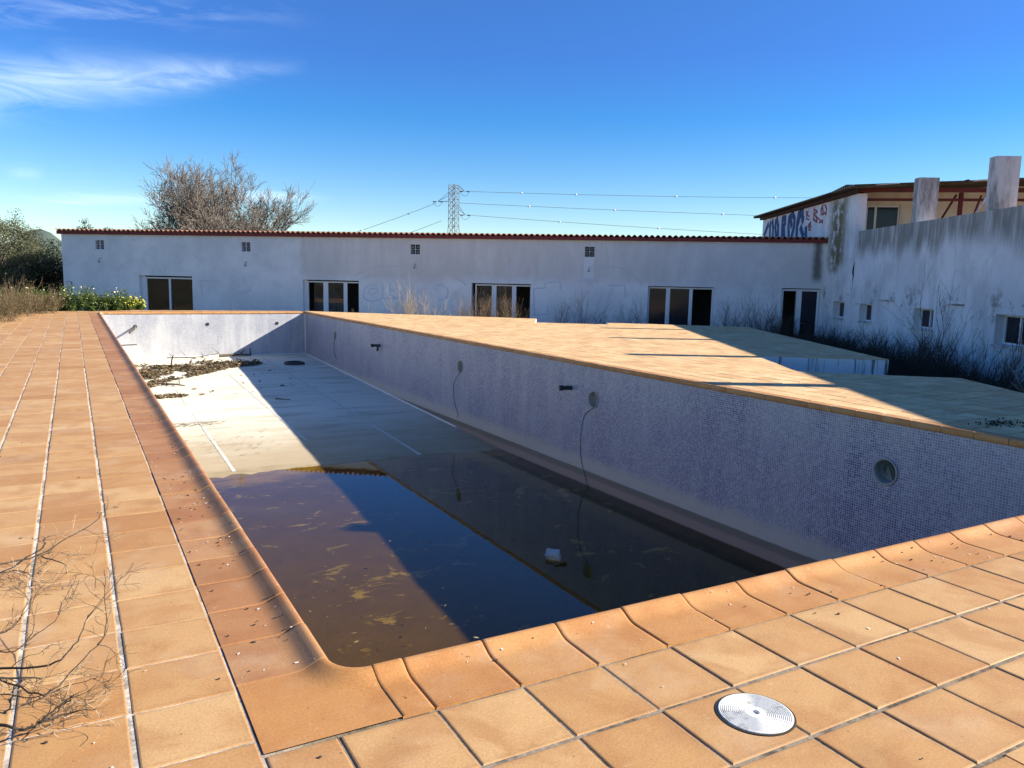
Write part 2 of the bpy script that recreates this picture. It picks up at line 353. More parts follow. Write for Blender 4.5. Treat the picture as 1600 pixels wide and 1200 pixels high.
def plaster(name, mode):
    n = NM(name); p = n.pos(); s = n.sep(p)
    def dot(v, o): return n.math('SUBTRACT', n.math('ADD', n.math('MULTIPLY', s[0], v.x), n.math('MULTIPLY', s[1], v.y)), v.dot(o))
    big = n.noise(p, 0.55, 6, 0.62); mid = n.noise(p, 3, 6, 0.65); fine = n.noise(p, 30, 4, 0.6)
    white = n.mix(n.smooth(big, 0.3, 0.7), (0.84, 0.84, 0.835), (0.66, 0.67, 0.68))
    if mode == 'facade':
        u = dot(fd, CORN); uv = n.comb(u, n.math('MULTIPLY', s[2], 0.16), 0.0)
        streak = n.noise(uv, 2.6, 6, 0.7)
        k = n.math('ADD', s[2], n.math('MULTIPLY', n.math('SUBTRACT', big, 0.5), 0.9))
        up = n.smooth(k, 0.95, 1.45)
        rightpart = n.smooth(n.math('ADD', u, n.math('MULTIPLY', mid, 0.35)), -19.75, -19.5)
        fadeR = n.math('SUBTRACT', 1.0, n.math('MULTIPLY', n.smooth(u, -6.5, -2.0), 0.45))
        g = n.math('MULTIPLY', n.math('MULTIPLY', up, rightpart), n.math('MULTIPLY', fadeR, n.math('ADD', n.math('MULTIPLY', n.smooth(streak, 0.3, 0.7), 0.45), 0.5)))
        white = n.mix(n.math('MULTIPLY', n.smooth(n.noise(n.comb(u, s[2], 2.0), 1.6, 6, 0.72), 0.50, 0.70), 0.28), white, (0.48, 0.48, 0.48))
        c = n.mix(g, white, (0.60, 0.57, 0.535))
        low = n.math('MULTIPLY', n.math('SUBTRACT', 1.0, n.smooth(s[2], -1.0, 0.35)), 0.45)
        c = n.mix(n.math('MULTIPLY', low, n.smooth(mid, 0.3, 0.7)), c, (0.36, 0.36, 0.36))
        # run-off stain beside the side building
        du = n.math('ABSOLUTE', n.math('ADD', u, 0.27))
        rs = n.math('MULTIPLY', n.math('SUBTRACT', 1.0, n.smooth(n.math('ADD', du, n.math('MULTIPLY', mid, 0.18)), 0.12, 0.34)), n.smooth(s[2], 1.25, 1.6))
        c = n.mix(n.math('MULTIPLY', rs, 0.85), c, (0.10, 0.10, 0.085))
    else:
        a = dot(wd, Vector((0, 0, 0))); av = n.comb(a, n.math('MULTIPLY', s[2], 0.10), 0.0)
        streak = n.noise(av, 3.2, 7, 0.72); str2 = n.noise(av, 1.1, 5, 0.6)
        k = n.math('ADD', s[2], n.math('MULTIPLY', n.math('SUBTRACT', str2, 0.5), 1.5))
        low = n.math('SUBTRACT', 1.0, n.smooth(a, 25.6, 26.1))
        top = n.math('MULTIPLY', n.smooth(k, 2.0, 2.6), low)
        g = n.math('MULTIPLY', top, n.math('ADD', n.math('MULTIPLY', n.smooth(streak, 0.30, 0.58), 0.7), 0.3))
        wash = n.noise(n.comb(a, n.math('MULTIPLY', s[2], 0.35), 7.0), 1.3, 6, 0.7)
        white = n.mix(n.math('MULTIPLY', n.smooth(wash, 0.42, 0.70), 0.50), white, (0.40, 0.40, 0.40))
        white = n.mix(n.math('MULTIPLY', n.smooth(n.noise(p, 5, 6, 0.75), 0.58, 0.72), 0.35), white, (0.33, 0.33, 0.33))
        c = n.mix(n.math('MULTIPLY', g, 0.9), white, n.mix(mid, (0.13, 0.13, 0.115), (0.28, 0.27, 0.235)))
        # olive damp patch at the corner
        da = n.math('ABSOLUTE', n.math('SUBTRACT', a, 27.6)); 
        ol = n.math('MULTIPLY', n.math('SUBTRACT', 1.0, n.smooth(n.math('ADD', da, n.math('MULTIPLY', mid, 0.9)), 0.75, 1.7)), n.math('MULTIPLY', n.smooth(k, 1.55, 2.1), n.math('SUBTRACT', 1.0, n.smooth(k, 3.9, 4.4))))
        c = n.mix(n.math('MULTIPLY', ol, n.smooth(n.math('ADD', n.math('MULTIPLY', streak, 0.4), n.math('MULTIPLY', mid, 0.6)), 0.36, 0.52)), c, (0.17, 0.155, 0.085))
        # damp skirt
        c = n.mix(n.math('MULTIPLY', n.math('SUBTRACT', 1.0, n.smooth(k, -0.9, 0.6)), n.math('MULTIPLY', n.smooth(mid, 0.4, 0.65), 0.55)), c, (0.30, 0.30, 0.30))
        mold = n.math('MULTIPLY', n.smooth(n.noise(n.vmul(p, (1, 1, 1.3)), 1.4, 7, 0.72), 0.52, 0.66), n.math('MULTIPLY', n.smooth(s[2], 0.2, 0.75), n.math('SUBTRACT', 1.0, n.smooth(s[2], 0.95, 1.5))))
        c = n.mix(n.math('MULTIPLY', mold, 0.7), c, (0.16, 0.16, 0.15))
    return n.pbr(c, 0.9, n.bump(n.math('ADD', fine, mid), 0.22, 0.01), 0.2)
M_FAC = plaster('facade_plaster', 'facade'); M_SIDE = plaster('side_plaster', 'side')
def weather(name, col, dirt, lo=0.5, hi=0.7, sc=2.5, zs=0.25):
    n = NM(name); p = n.pos(); st = n.noise(n.vmul(p, (1, 1, zs)), sc, 7, 0.7); f = n.noise(p, 20, 4)
    c = n.mix(n.smooth(st, lo, hi), col, dirt); c = n.mix(0.15, c, n.ramp(f, [(0.2, 0.3), (0.8, 0.8)]), 'OVERLAY')
    return n.pbr(c, 0.9, n.bump(f, 0.2, 0.008), 0.2)
M_PILLAR = weather('weathered_pillar', (0.60, 0.58, 0.56), (0.16, 0.145, 0.13), 0.42, 0.70)
M_RISER = weather('terrace_wall_paint', (0.70, 0.72, 0.73), (0.05, 0.05, 0.045), 0.53, 0.62, 3.6, 0.06)
M_BEIGE = weather('beige_render', (0.68, 0.60, 0.48), (0.52, 0.44, 0.34), 0.4, 0.8)
M_RED = weather('red_oxide_paint', (0.115, 0.024, 0.022), (0.06, 0.028, 0.02), 0.45, 0.7, 4)
M_FASC = weather('fascia_red', (0.20, 0.045, 0.045), (0.12, 0.045, 0.04), 0.45, 0.75, 4)
M_ROOF = weather('roof_tiles', (0.40, 0.20, 0.13), (0.20, 0.13, 0.10), 0.4, 0.7, 4)
M_EAVE = weather('rusty_eaves', (0.055, 0.028, 0.022), (0.13, 0.075, 0.045), 0.5, 0.7, 5)
M_SHEET = weather('corrugated_sheet', (0.055, 0.055, 0.048), (0.10, 0.075, 0.055), 0.4, 0.7, 4)
M_ALU = simple('white_aluminium', (0.72, 0.73, 0.74), 0.45, 0.06, 6, 0.4)
M_ROOM = simple('dark_room', (0.10, 0.10, 0.10), 0.95, 0.3, 2)
M_DARK = simple('dark_void', (0.008, 0.008, 0.009), 0.9, 0.2, 4)
M_TERR = simple('roof_terrace_tiles', (0.42, 0.25, 0.15), 0.9, 0.2, 6)
M_STEEL = simple('galvanised_steel', (0.21, 0.22, 0.23), 0.6, 0.1, 3, 0.4)
M_WIRE = simple('cable_grey', (0.12, 0.13, 0.14), 0.6, 0.1, 3)
M_GREEN = simple('green_cable', (0.075, 0.125, 0.095), 0.5, 0.2, 20)
M_PVC = simple('black_pvc', (0.03, 0.032, 0.035), 0.45, 0.2, 20)
M_PLAST = simple('cream_plastic', (0.34, 0.33, 0.28), 0.6, 0.15, 25)
M_LANE = simple('worn_lane_paint', (0.60, 0.57, 0.49), 0.8, 0.12, 3)
M_LINE = simple('pale_bead', (0.80, 0.79, 0.76), 0.8, 0.12, 9)
M_WOOD = simple('grey_driftwood', (0.10, 0.08, 0.06), 0.9, 0.4, 30, bump=0.4)
M_FOAM = simple('foam_white', (0.40, 0.41, 0.38), 0.9, 0.15, 30, bump=0.3)
M_GBLUE = simple('graffiti_blue', (0.022, 0.075, 0.20), 0.7, 0.3, 9)
M_GRED = simple('graffiti_red', (0.35, 0.05, 0.07), 0.7, 0.3, 9)
M_GFAINT = simple('graffiti_faded_blue', (0.59, 0.63, 0.69), 0.9, 0.12, 6)
M_GPALE = simple('graffiti_washed_white', (0.62, 0.60, 0.575), 0.9, 0.08, 6)
M_FRESH = simple('fresh_white_paint', (0.70, 0.72, 0.75), 0.9, 0.05, 3)

# ------------------------------------------------------------------ terrace + pool layout numbers
X0, X1, Y0, Y1 = 0.66, 6.83, 2.273, 26.57        # pool rim
CW = 0.278                                       # coping width
TERR = [(-2.75, -2.5), (8.9, -2.5), (8.9, 3.1), (11.0, 6.52), (9.33, 7.98), (10.69, 10.10), (12.5, 8.72), (17.5, 16.95), (14.28, 19.58),
        (13.76, 18.75), (12.02, 20.12), (13.25, 22.05), (7.05, 27.9), (1.7, 28.7), (0.8, 28.05), (-2.75, 27.6)]
PIECES = [[(-2.75, -2.5), (.4, -2.5), (.4, 28.0), (-2.75, 27.6)], [(.4, -2.5), (6.8, -2.5), (6.8, 2.3), (.4, 2.3)], [(.4, 26.5), (7.1, 26.5), (7.05, 27.9), (1.7, 28.7), (.4, 27.78)],
          [(6.8, -2.5), (8.9, -2.5), (8.9, 3.1), (6.8, 3.1)], [(6.8, 3.1), (8.9, 3.1), (11.0, 6.52), (9.33, 7.98), (6.8, 7.98)], [(6.8, 7.98), (9.33, 7.98), (10.69, 10.10), (6.8, 10.10)],
          [(10.69, 10.1), (12.5, 8.72), (17.5, 16.95), (14.28, 19.58)], [(6.8, 10.1), (10.69, 10.1), (13.966, 18.75), (6.8, 18.75)], [(13.966, 18.75), (14.28, 19.58), (13.76, 18.75)],
          [(6.8, 18.75), (13.76, 18.75), (12.02, 20.12), (6.8, 20.12)], [(6.8, 20.12), (12.02, 20.12), (13.25, 22.05), (7.1, 27.86), (6.8, 26.5)]]
def floor_z(y): return -1.39-0.035*(Y1-y)
def floor_h(x, y): return floor_z(y)+0.012*noise.noise((x*0.9, y*0.7, 1))+0.006*noise.noise((x*4, y*4, 5))
WATER_Z = -1.88

def inside(p, poly):
    c = False; j = len(poly)-1
    for i in range(len(poly)):
        xi, yi = poly[i]; xj, yj = poly[j]
        if (yi > p[1]) != (yj > p[1]) and p[0] < (xj-xi)*(p[1]-yi)/(yj-yi)+xi: c = not c
        j = i
    return c
def clip_rect(poly, x0, x1, y0, y1):
    def clip(pts, f, inter):
        o = []
        for i in range(len(pts)):
            a, b = pts[i-1], pts[i]
            if f(b):
                if not f(a): o.append(inter(a, b))
                o.append(b)
            elif f(a): o.append(inter(a, b))
        return o
    def ix(v): return lambda a, b: (v, a[1]+(b[1]-a[1])*(v-a[0])/(b[0]-a[0]))
    def iy(v): return lambda a, b: (a[0]+(b[0]-a[0])*(v-a[1])/(b[1]-a[1]), v)
    p = list(poly)
    for f, it in ((lambda q: q[0] >= x0, ix(x0)), (lambda q: q[0] <= x1, ix(x1)), (lambda q: q[1] >= y0, iy(y0)), (lambda q: q[1] <= y1, iy(y1))):
        if not p: return []
        p = clip(p, f, it)
    o = []
    for q in p:
        if not o or (abs(q[0]-o[-1][0])+abs(q[1]-o[-1][1])) > 1e-5: o.append(q)
    return o if len(o) >= 3 else []

# ------------------------------------------------------------------ ground, hill
def dist_seg(p, a, b):
    ax, ay = a; bx, by = b; dx, dy = bx-ax, by-ay
    t = max(0, min(1, ((p[0]-ax)*dx+(p[1]-ay)*dy)/(dx*dx+dy*dy))); return math.hypot(p[0]-ax-t*dx, p[1]-ay-t*dy)
def ground_height(x, y):
    if inside((x, y), TERR):
        d = min(dist_seg((x, y), TERR[i-1], TERR[i]) for i in range(len(TERR)))
        if d > 0.55: return -3.2
    t = max(0, min(1, (x+0.2)/3.0))               # planting bed left of the terrace is almost level with it
    far = max(0, min(1, (y-33)/6.0))
    t = max(t, far)
    return (-0.10)*(1-t)+GZ*t+0.05*noise.noise((x*0.35, y*0.35, 0))
def build_ground():
    n = NM('dry_ground'); p = n.pos(); f = n.noise(p, 0.8, 8, 0.7); g = n.noise(p, 12, 5, 0.7)
    c = n.mix(n.smooth(f, 0.35, 0.65), (0.16, 0.12, 0.075), (0.13, 0.13, 0.06)); c = n.mix(0.4, c, n.ramp(g, [(0.3, 0.2), (0.7, 0.8)]), 'OVERLAY')
    mat = n.pbr(c, 0.95, n.bump(g, 0.8, 0.05), 0.1)
    xs = [-4000, -1500, -500, -200, -80, -40]+[-24+0.5*i for i in range(161)]+[70, 100, 200, 500, 1500, 4000]
    ys = [-4000, -1000, -200, -60, -30]+[-12+0.5*i for i in range(125)]+[60, 80, 120, 250, 600, 1500, 4000, 6000]
    v = [(x, y, ground_height(x, y) if (-24 <= x <= 56 and -12 <= y <= 50) else GZ) for y in ys for x in xs]
    nx = len(xs); fs = [(j*nx+i, j*nx+i+1, (j+1)*nx+i+1, (j+1)*nx+i) for j in range(len(ys)-1) for i in range(nx-1)]
    m = MB(); m.v = v; m.f = fs; m.build('ground', mat, kind='structure')
    n = NM('hill_scrub'); p = n.pos(); f = n.noise(p, 0.02, 8, 0.7)
    c = n.mix(f, (0.055, 0.08, 0.075), (0.10, 0.125, 0.105)); mat = n.pbr(c, 1.0, None, 0.05)
    m = MB(); NX, NY = 60, 24
    for j in range(NY+1):
        for i in range(NX+1):
            a = R(-22+34*i/NX); rr = 1500+900*j/NY
            prof = 74*math.exp(-((math.degrees(a)+1.5)/1.9)**2)+52*math.exp(-((math.degrees(a)+7)/4)**2)+6
            z = prof*math.exp(-((j/NY-0.5)/0.28)**2)+2.5*noise.noise((i*0.4, j*0.5, 3))-3
            m.v.append((rr*math.sin(a), rr*math.cos(a), z))
    m.f = [(j*(NX+1)+i, j*(NX+1)+i+1, (j+1)*(NX+1)+i+1, (j+1)*(NX+1)+i) for j in range(NY) for i in range(NX)]
    m.build('hill', mat, smooth=True, kind='structure')
build_ground()

# ------------------------------------------------------------------ deck
deck = empty('pool_deck', (0, 0, 0), kind='structure')
def build_deck():
    # mortar bed under the tiles, with the pool cut out
    m = MB()
    for (a, b, c, d, z) in ((-2.75, .385, -2.5, 29, -.0036), (.385, X0-.03, -2.5, 1.99, -.0042), (.385, X0-.03, 1.99, 29, -.008), (X0-0.03, X1+0.03, -2.5, 1.99, -.0042), (X0-0.03, X1+0.03, 1.99, Y0-0.03, -.008), (X0-0.03, X1+0.03, Y1+0.03, 29, -.008), (X1+0.03, 18, -2.5, 29, -.012)):
        for pc in PIECES:
            pl = clip_rect(pc, a, b, c, d)
            if pl: m.add([(p[0], p[1], z) for p in pl], [tuple(range(len(pl)))])
    m.build('mortar_bed', M_GROUT, deck)
    m = MB()                                      # retaining wall round the terrace
    n = len(TERR)
    for i in range(n):
        a, b = TERR[i], TERR[(i+1) % n]
        m.quad((a[0], a[1], -2.0), (b[0], b[1], -2.0), (b[0], b[1], -0.012), (a[0], a[1], -0.012))
    m.build('retaining_wall', M_RISER, deck)
    cells = []
    rx = [0.385, 0.0867, -0.2085]+[-0.2085-0.2975*k for k in range(1, 9)]
    rnd = random.Random(3)
    for i in range(len(rx)-1):                     # left walk, rows run along the pool
        y = 2.375-0.2975*16+rnd.uniform(-.012, .012)
        while y < 28.8:
            cells.append((rx[i+1]+.0065, rx[i]-.0065, y+.0028, y+.2975-.0028)); y += 0.2975
    ry = [1.994, 1.683, 1.380]+[1.380-0.304*k for k in range(1, 12)]
    for j in range(len(ry)-1):                     # near walk
        xs = [0.385, 0.587, 0.883]+[1.178+0.2985*k for k in range(27)]
        if j % 2 == 1 and j > 1: xs = [0.385, 0.69]+[0.985+0.2985*k for k in range(27)]
        for k in range(len(xs)-1): cells.append((xs[k]+.0038, xs[k+1]-.0038, ry[j+1]+.0068, ry[j]-.0068))
    xr = X1+CW
    for k in range(38):                            # right terrace
        y = 1.994+rnd.uniform(-.02, .02) if k else 1.994
        while y < 28.6:
            cells.append((xr+.2985*k+.006, xr+.2985*(k+1)-.006, y+.005, y+.2975-.005)); y += 0.2975
    yf = Y1+CW
    for k in range(8):                             # strip behind the far rim
        x = 0.385
        while x < xr-0.2: cells.append((x+.004, min(x+.2985, xr)-.004, yf+.2985*k+.004, yf+.2985*(k+1)-.004)); x += 0.2985
    def visible(c):
        q = Vector(((c[0]+c[1])/2, (c[2]+c[3])/2, 0))-Vector((0, 0, CAM_H)); d = q.dot(fwd)
        if d < 0.5: return None
        x, y = 1220.9*q.dot(r2)/d, 1220.9*q.dot(u2)/d
        return q.length if abs(x) < 900 and abs(y) < 720 else None
    vis = []; rest = []
    for c in cells:
        pls = [q for q in (clip_rect(pc, *c) for pc in PIECES) if q]
        if not pls: continue
        area = sum(abs(sum(pl[i-1][0]*pl[i][1]-pl[i][0]*pl[i-1][1] for i in range(len(pl))))/2 for pl in pls)
        full = abs(area-(c[1]-c[0])*(c[3]-c[2])) < 1e-4
        d = visible(c)
        if full and d is not None: vis.append((d, c))
        elif full: rest.append(([[(c[0], c[2]), (c[1], c[2]), (c[1], c[3]), (c[0], c[3])]], c))
        else: rest.append((pls, c))
    vis.sort(key=lambda t: t[0])
    rest += [([[(c[0], c[2]), (c[1], c[2]), (c[1], c[3]), (c[0], c[3])]], c) for _, c in vis[300:]]
    meshes = {}
    def tile_mesh(w, h, var, mat):
        key = (round(w, 3), round(h, 3), var, mat)
        if key in meshes: return meshes[key]
        rr = random.Random(var*7+1); m = MB(); b = 0.006; rows = []
        jit = [(rr.uniform(-.0012, .0012), rr.uniform(-.0012, .0012)) for _ in range(4)]
        def ring(ins, z): return [(sx*(w/2-ins)+jit[i][0], sy*(h/2-ins)+jit[i][1], z) for i, (sx, sy) in enumerate(((-1, -1), (1, -1), (1, 1), (-1, 1)))]
        rings = [ring(0.0, -.016), ring(0.0, -.004), ring(b*.35, -.0012), ring(b, 0.0)]
        for r_ in rings: m.v += r_
        for k in range(3):
            for i in range(4): m.f.append((k*4+i, k*4+(i+1) % 4, k*4+4+(i+1) % 4, k*4+4+i))
        m.v.append((0, 0, 0.0012)); m.f += [(12+i, 12+(i+1) % 4, 16) for i in range(4)]
        meshes[key] = m.mesh('tile', mat); return meshes[key]
    for i, (d, c) in enumerate(vis[:300]):
        o = mkobj('tile', tile_mesh(c[1]-c[0], c[3]-c[2], i % 5, M_TILEB if c[0] >= 6.9 else M_TILE), deck)
        o.location = ((c[0]+c[1])/2, (c[2]+c[3])/2, rnd.uniform(-.0005, .0012) if c[1] < .4 else rnd.uniform(-.0012, .0014))
        o.rotation_euler = (rnd.gauss(0, .002), rnd.gauss(0, .002), rnd.gauss(0, .003))
    for nm, mt, test in (('tile_field', M_TILEF, lambda c: c[0] < 6.9), ('terrace_tiles', M_TILER, lambda c: c[0] >= 6.9)):
        m = MB()
        for pls, c in rest:
            if not test(c): continue
            z = rnd.uniform(-.0012, .002); col = rnd.random()
            cx = (c[0]+c[1])/2; cy = (c[2]+c[3])/2; tx, ty = rnd.gauss(0, .004), rnd.gauss(0, .004)
            for pl in pls:
                n = len(pl); vs = [(p[0], p[1], z+(p[0]-cx)*tx+(p[1]-cy)*ty) for p in pl]+[(p[0], p[1], -.016) for p in pl]
                m.add(vs, [tuple(range(n))]+[((i+1) % n, i, i+n, (i+1) % n+n) for i in range(n)], col)
        m.build(nm, mt, deck, kind='stuff')
build_deck()

# ------------------------------------------------------------------ pool
pool = empty('swimming_pool', ((X0+X1)/2, Y0, 0), 'long drained swimming pool lined with blue mosaic and edged with terracotta coping', 'pool')
PROF = [(0.0, 0.0), (0.178, 0.0), (0.203, 0.0025), (0.226, 0.010), (0.247, 0.021), (0.263, 0.0285), (0.275, 0.0315), (0.286, 0.027), (0.292, 0.018), (0.293, 0.004), (0.291, -0.022), (0.284, -0.034), (0.262, -0.036)]
def zprof(d):                                      # height over distance from the rim line, outward
    s = 0.275-d
    for i in range(len(PROF)-1):
        if PROF[i][0] <= s <= PROF[i+1][0]:
            t = (s-PROF[i][0])/(PROF[i+1][0]-PROF[i][0]); return PROF[i][1]*(1-t)+PROF[i+1][1]*t
    return 0.0
def coping_mesh(ln, mat=None):
    m = MB(); h = ln/2
    prof = [(.003, 0.0), (.02, 0.0), (.145, 0.0)]+list(PROF[1:])
    k = len(prof); ends = (-h, -h+.003, -h+.012, h-.012, h-.003, h)
    for j, y in enumerate(ends):
        dz = -.0025 if j in (0, 5) else 0
        m.v += [(p[0], y, p[1]+dz) for p in prof]
    for j in range(5):
        for i in range(k-1): m.f.append((j*k+i, (j+1)*k+i, (j+1)*k+i+1, j*k+i+1))
    for j, rev in ((0, False), (5, True)):
        c = [(.003, ends[j], -.016)]+[m.v[j*k+i] for i in range(k)]
        m.add(c, [tuple(range(k+1))[::-1] if rev else tuple(range(k+1))])
    m.quad((.003, -h, -.016), (.003, h, -.016), (.003, h, -.0001), (.003, -h, -.0001))
    return m.mesh('coping_tile', mat or M_COPE, True)
def build_pool():
    rnd = random.Random(11); cache = {}
    def cope(x, y, rot, ln, mat=None):
        key = (round(ln, 3), mat)
        if key not in cache: cache[key] = coping_mesh(ln, mat)
        o = mkobj('coping_tile', cache[key], pool)
        o.matrix_basis = Matrix.Translation((x, y, rnd.uniform(-.0015, .0015))) @ Matrix.Rotation(rot+rnd.gauss(0, .002), 4, 'Z') @ Matrix.Rotation(rnd.gauss(0, .004), 4, 'Y')
    cr = 0.12
    ys = [Y0+cr]
    while ys[-1]+0.2975 < Y1-cr-0.05: ys.append(ys[-1]+0.2975)
    ys.append(Y1-cr)
    g = 0.005
    for a, b in zip(ys, ys[1:]):
        cope(X0-0.275, (a+b)/2, 0, b-a-g, M_COPEL); cope(X1+0.275, (a+b)/2, math.pi, b-a-g)
    xs = [X0+cr, 0.886]+[1.177+0.2985*k for k in range(19)]+[X1-cr]
    for a, b in zip(xs, xs[1:]):
        cope((a+b)/2, Y0-0.275, math.pi/2, b-a-g); cope((a+b)/2, Y1+0.275, -math.pi/2, b-a-g)
    # rounded corner pieces
    m = MB(); NT = 14; ds = [-0.018, -0.017, -0.011, 0.0, 0.015, 0.035, 0.06, 0.09, 0.135, 1.0]
    for i in range(NT+1):
        th = math.pi+(math.pi/2)*i/NT; c, s = math.cos(th), math.sin(th)
        full = min((0.275+cr)/max(1e-6, -c), (0.275+cr)/max(1e-6, -s))-cr-0.003
        for d in ds:
            dd = full if d == 1.0 else d
            z = {-.018: -.034, -.017: 0.004, -.011: .027}.get(d, zprof(max(0, d)) if d < 1 else 0)
            m.v.append((cr+(cr+dd)*c, cr+(cr+dd)*s, z))
    k = len(ds); m.f = [(i*k+j, i*k+j+1, (i+1)*k+j+1, (i+1)*k+j) for i in range(NT) for j in range(k-1)]
    me = m.mesh('coping_corner', M_COPE, True)
    for (x, y, r_) in ((X0, Y0, 0), (X1, Y0, math.pi/2), (X1, Y1, math.pi), (X0, Y1, -math.pi/2)):
        o = mkobj('coping_corner', me, pool); o.matrix_basis = Matrix.Translation((x, y, 0)) @ Matrix.Rotation(r_, 4, 'Z')
    # walls: thin solid skins with mosaic
    def wall(name, mat, x0, x1, y0, y1):
        w = MB(); w.abox(x0, x1, y0, y1, -2.45, -0.012); return w.build(name, mat, pool)
    e = 0.015
    wall('wall', M_MOSY, X0-0.25, X0-e+.012, Y0-0.2, Y1+0.2)
    # right wall has round openings for the lamp niches: build it as strips with ring holes
    w = MB(); xw = X1+e-.012; niches = [(4.703, -0.516), (9.634, -0.522), (14.343, -0.524), (23.1, -0.52)]; rad = 0.118
    edges = [Y0-0.2]
    for y, z in sorted(niches): edges += [y-0.2, y+0.2]
    edges.append(Y1+0.2)
    for i in range(0, len(edges), 2): w.quad((xw, edges[i], -2.45), (xw, edges[i], -0.012), (xw, edges[i+1], -0.012), (xw, edges[i+1], -2.45))
    for y, z in niches:
        n = 32; ring = [(xw, y+rad*math.cos(2*math.pi*i/n), z+rad*math.sin(2*math.pi*i/n)) for i in range(n)]
        outer = []
        for i in range(n):
            c, s_ = math.cos(2*math.pi*i/n), math.sin(2*math.pi*i/n); f = 0.2/max(abs(c), abs(s_)); outer.append((xw, y+f*c, z+f*s_))
        for i in range(n): w.quad(ring[i], outer[i], outer[(i+1) % n], ring[(i+1) % n])
        w.quad((xw, y-.2, z+.2), (xw, y-.2, -.012), (xw, y+.2, -.012), (xw, y+.2, z+.2))
        w.quad((xw, y-.2, -2.45), (xw, y-.2, z-.2), (xw, y+.2, z-.2), (xw, y+.2, -2.45))
    w.build('wall', M_MOSY, pool)
    wall('wall', M_MOSX, X0-e, X1+e, Y0-0.25, Y0-0.003)
    wall('wall', M_MOSX, X0-e, X1+e, Y1+0.003, Y1+0.25)
    # floor
    m = MB(); NX, NY = 44, 150
    for j in range(NY+1):
        for i in range(NX+1):
            x = X0-.03+(X1-X0+.06)*i/NX; y = Y0-.03+(Y1-Y0+.06)*j/NY
            m.v.append((x, y, floor_h(x, y)))
    m.f = [(j*(NX+1)+i, j*(NX+1)+i+1, (j+1)*(NX+1)+i+1, (j+1)*(NX+1)+i) for j in range(NY) for i in range(NX)]
    m.build('floor', M_FLOOR, pool, smooth=True)
    # painted lane lines and the pale corner bead
    rr = random.Random(5)
    for x, segs in ((2.12, ((18.5, 20.6), (12.8, 17.6))), (3.70, ((14.5, 22.5),)), (5.28, ((12.7, 26.5),))):
        for a, b in segs:
            m = MB(); ys_ = [a+(b-a)*i/int((b-a)/.16) for i in range(int((b-a)/.16)+1)]
            for y in ys_:
                wv = rr.uniform(.048, .072)/2; z = floor_h(x, y)+.0045; m.v += [(x-wv, y, z), (x+wv, y, z)]
            m.f = [(2*i, 2*i+1, 2*i+3, 2*i+2) for i in range(len(ys_)-1)]
            m.build('lane_line', M_LANE, pool)
    m = MB()
    m.tube([(X1-.006, y, floor_z(y)+.012) for y in (Y1-.01, 20, 14.5)], .016, 6); m.build('corner_bead', M_LINE, pool)
    m = MB(); m.tube([(X0, Y1-.006, floor_z(Y1)+.012), (X1, Y1-.006, floor_z(Y1)+.012)], .016, 6); m.build('corner_bead', M_LINE, pool)
    m = MB(); m.tube([(X1-.004, Y1-.004, floor_z(Y1)), (X1-.004, Y1-.004, -.03)], .018, 6); m.build('corner_bead', M_LINE, pool)
    # lamp niches
    for qi, (y, z) in enumerate(niches):
        m = MB(); n = 32
        prof = [(0.135, -.003), (0.137, -.010), (0.120, -.012), (0.114, 0.0), (0.108, 0.05), (0.104, 0.10), (0.0, 0.105)]
        for d, x in prof: m.v += [(xw+x, y+d*math.cos(2*math.pi*i/n), z+d*math.sin(2*math.pi*i/n)) for i in range(n)]
        m.f = [(j*n+i, j*n+(i+1) % n, (j+1)*n+(i+1) % n, (j+1)*n+i) for j in range(len(prof)-1) for i in range(n)]
        ni = m.build('light_niche', M_PLAST, pool, smooth=True)
        c = MB()
        if qi == 0:
            for k in range(4):
                a0 = 0.5*k; pts = [(xw+.03+.01*k, y+.075*math.cos(t*1.15+a0)*(1-.1*k)-.01, z+.09*math.sin(t*1.9+a0)*(1-.08*k)) for t in [i*.22 for i in range(22)]]
                c.tube(pts, .0055, 5)
        elif qi in (1, 2):
            L_ = 1.35 if qi == 1 else 1.0
            pts = [(xw+.06, y-.03, z+.05), (xw-.01, y-.06, z+.0), (xw-.012, y-.045, z-.09), (xw-.012, y+.05, z-.16), (xw-.012, y+.22, z-.30), (xw-.012, y+.30, z-.5*L_),
                   (xw-.012, y+.25, z-.75*L_), (xw-.012, y+.10, z-.95*L_), (xw-.014, y+.06, z-1.02*L_), (xw-.02, y+.14, z-1.08*L_)]
            sm = []
            for i in range(len(pts)-1):
                for t in range(4):
                    p0, p1, p2, p3 = [Vector(pts[min(max(i+q, 0), len(pts)-1)]) for q in (-1, 0, 1, 2)]; t_ = t/4
                    sm.append(.5*((2*p1)+(p2-p0)*t_+(2*p0-5*p1+4*p2-p3)*t_*t_+(-p0+3*p1-3*p2+p3)*t_**3))
            c.tube(sm, .0048, 5)
        else:
            c.tube([(xw+.03, y, z+.05), (xw-.012, y-.02, z-.02), (xw-.012, y+.12, z-.25), (xw-.012, y+.1, z-.5), (xw-.012, y-.15, z-.7)], .006, 5)
        c.build('cable', M_GREEN, ni)
    # pipe stubs on the right wall
    for y, z, ln in ((10.24, -0.42, 0.16), (19.13, -0.49, 0.2)):
        m = MB(); m.tube([(xw+.02, y, z), (xw-ln, y+.05, z+.0)], .034, 12); o = m.build('pipe_stub', M_PVC, pool)
        m = MB(); m.tube([(xw-ln+.03, y+.042, z), (xw-ln-.03, y+.058, z)], .043, 12); m.build('pipe_collar', M_PVC, o)
        if y > 15:
            m = MB(); m.tube([(xw-.06, y+.02, z), (xw-.07, y+.02, z-.14)], .03, 10); m.build('pipe_branch', M_PVC, o)
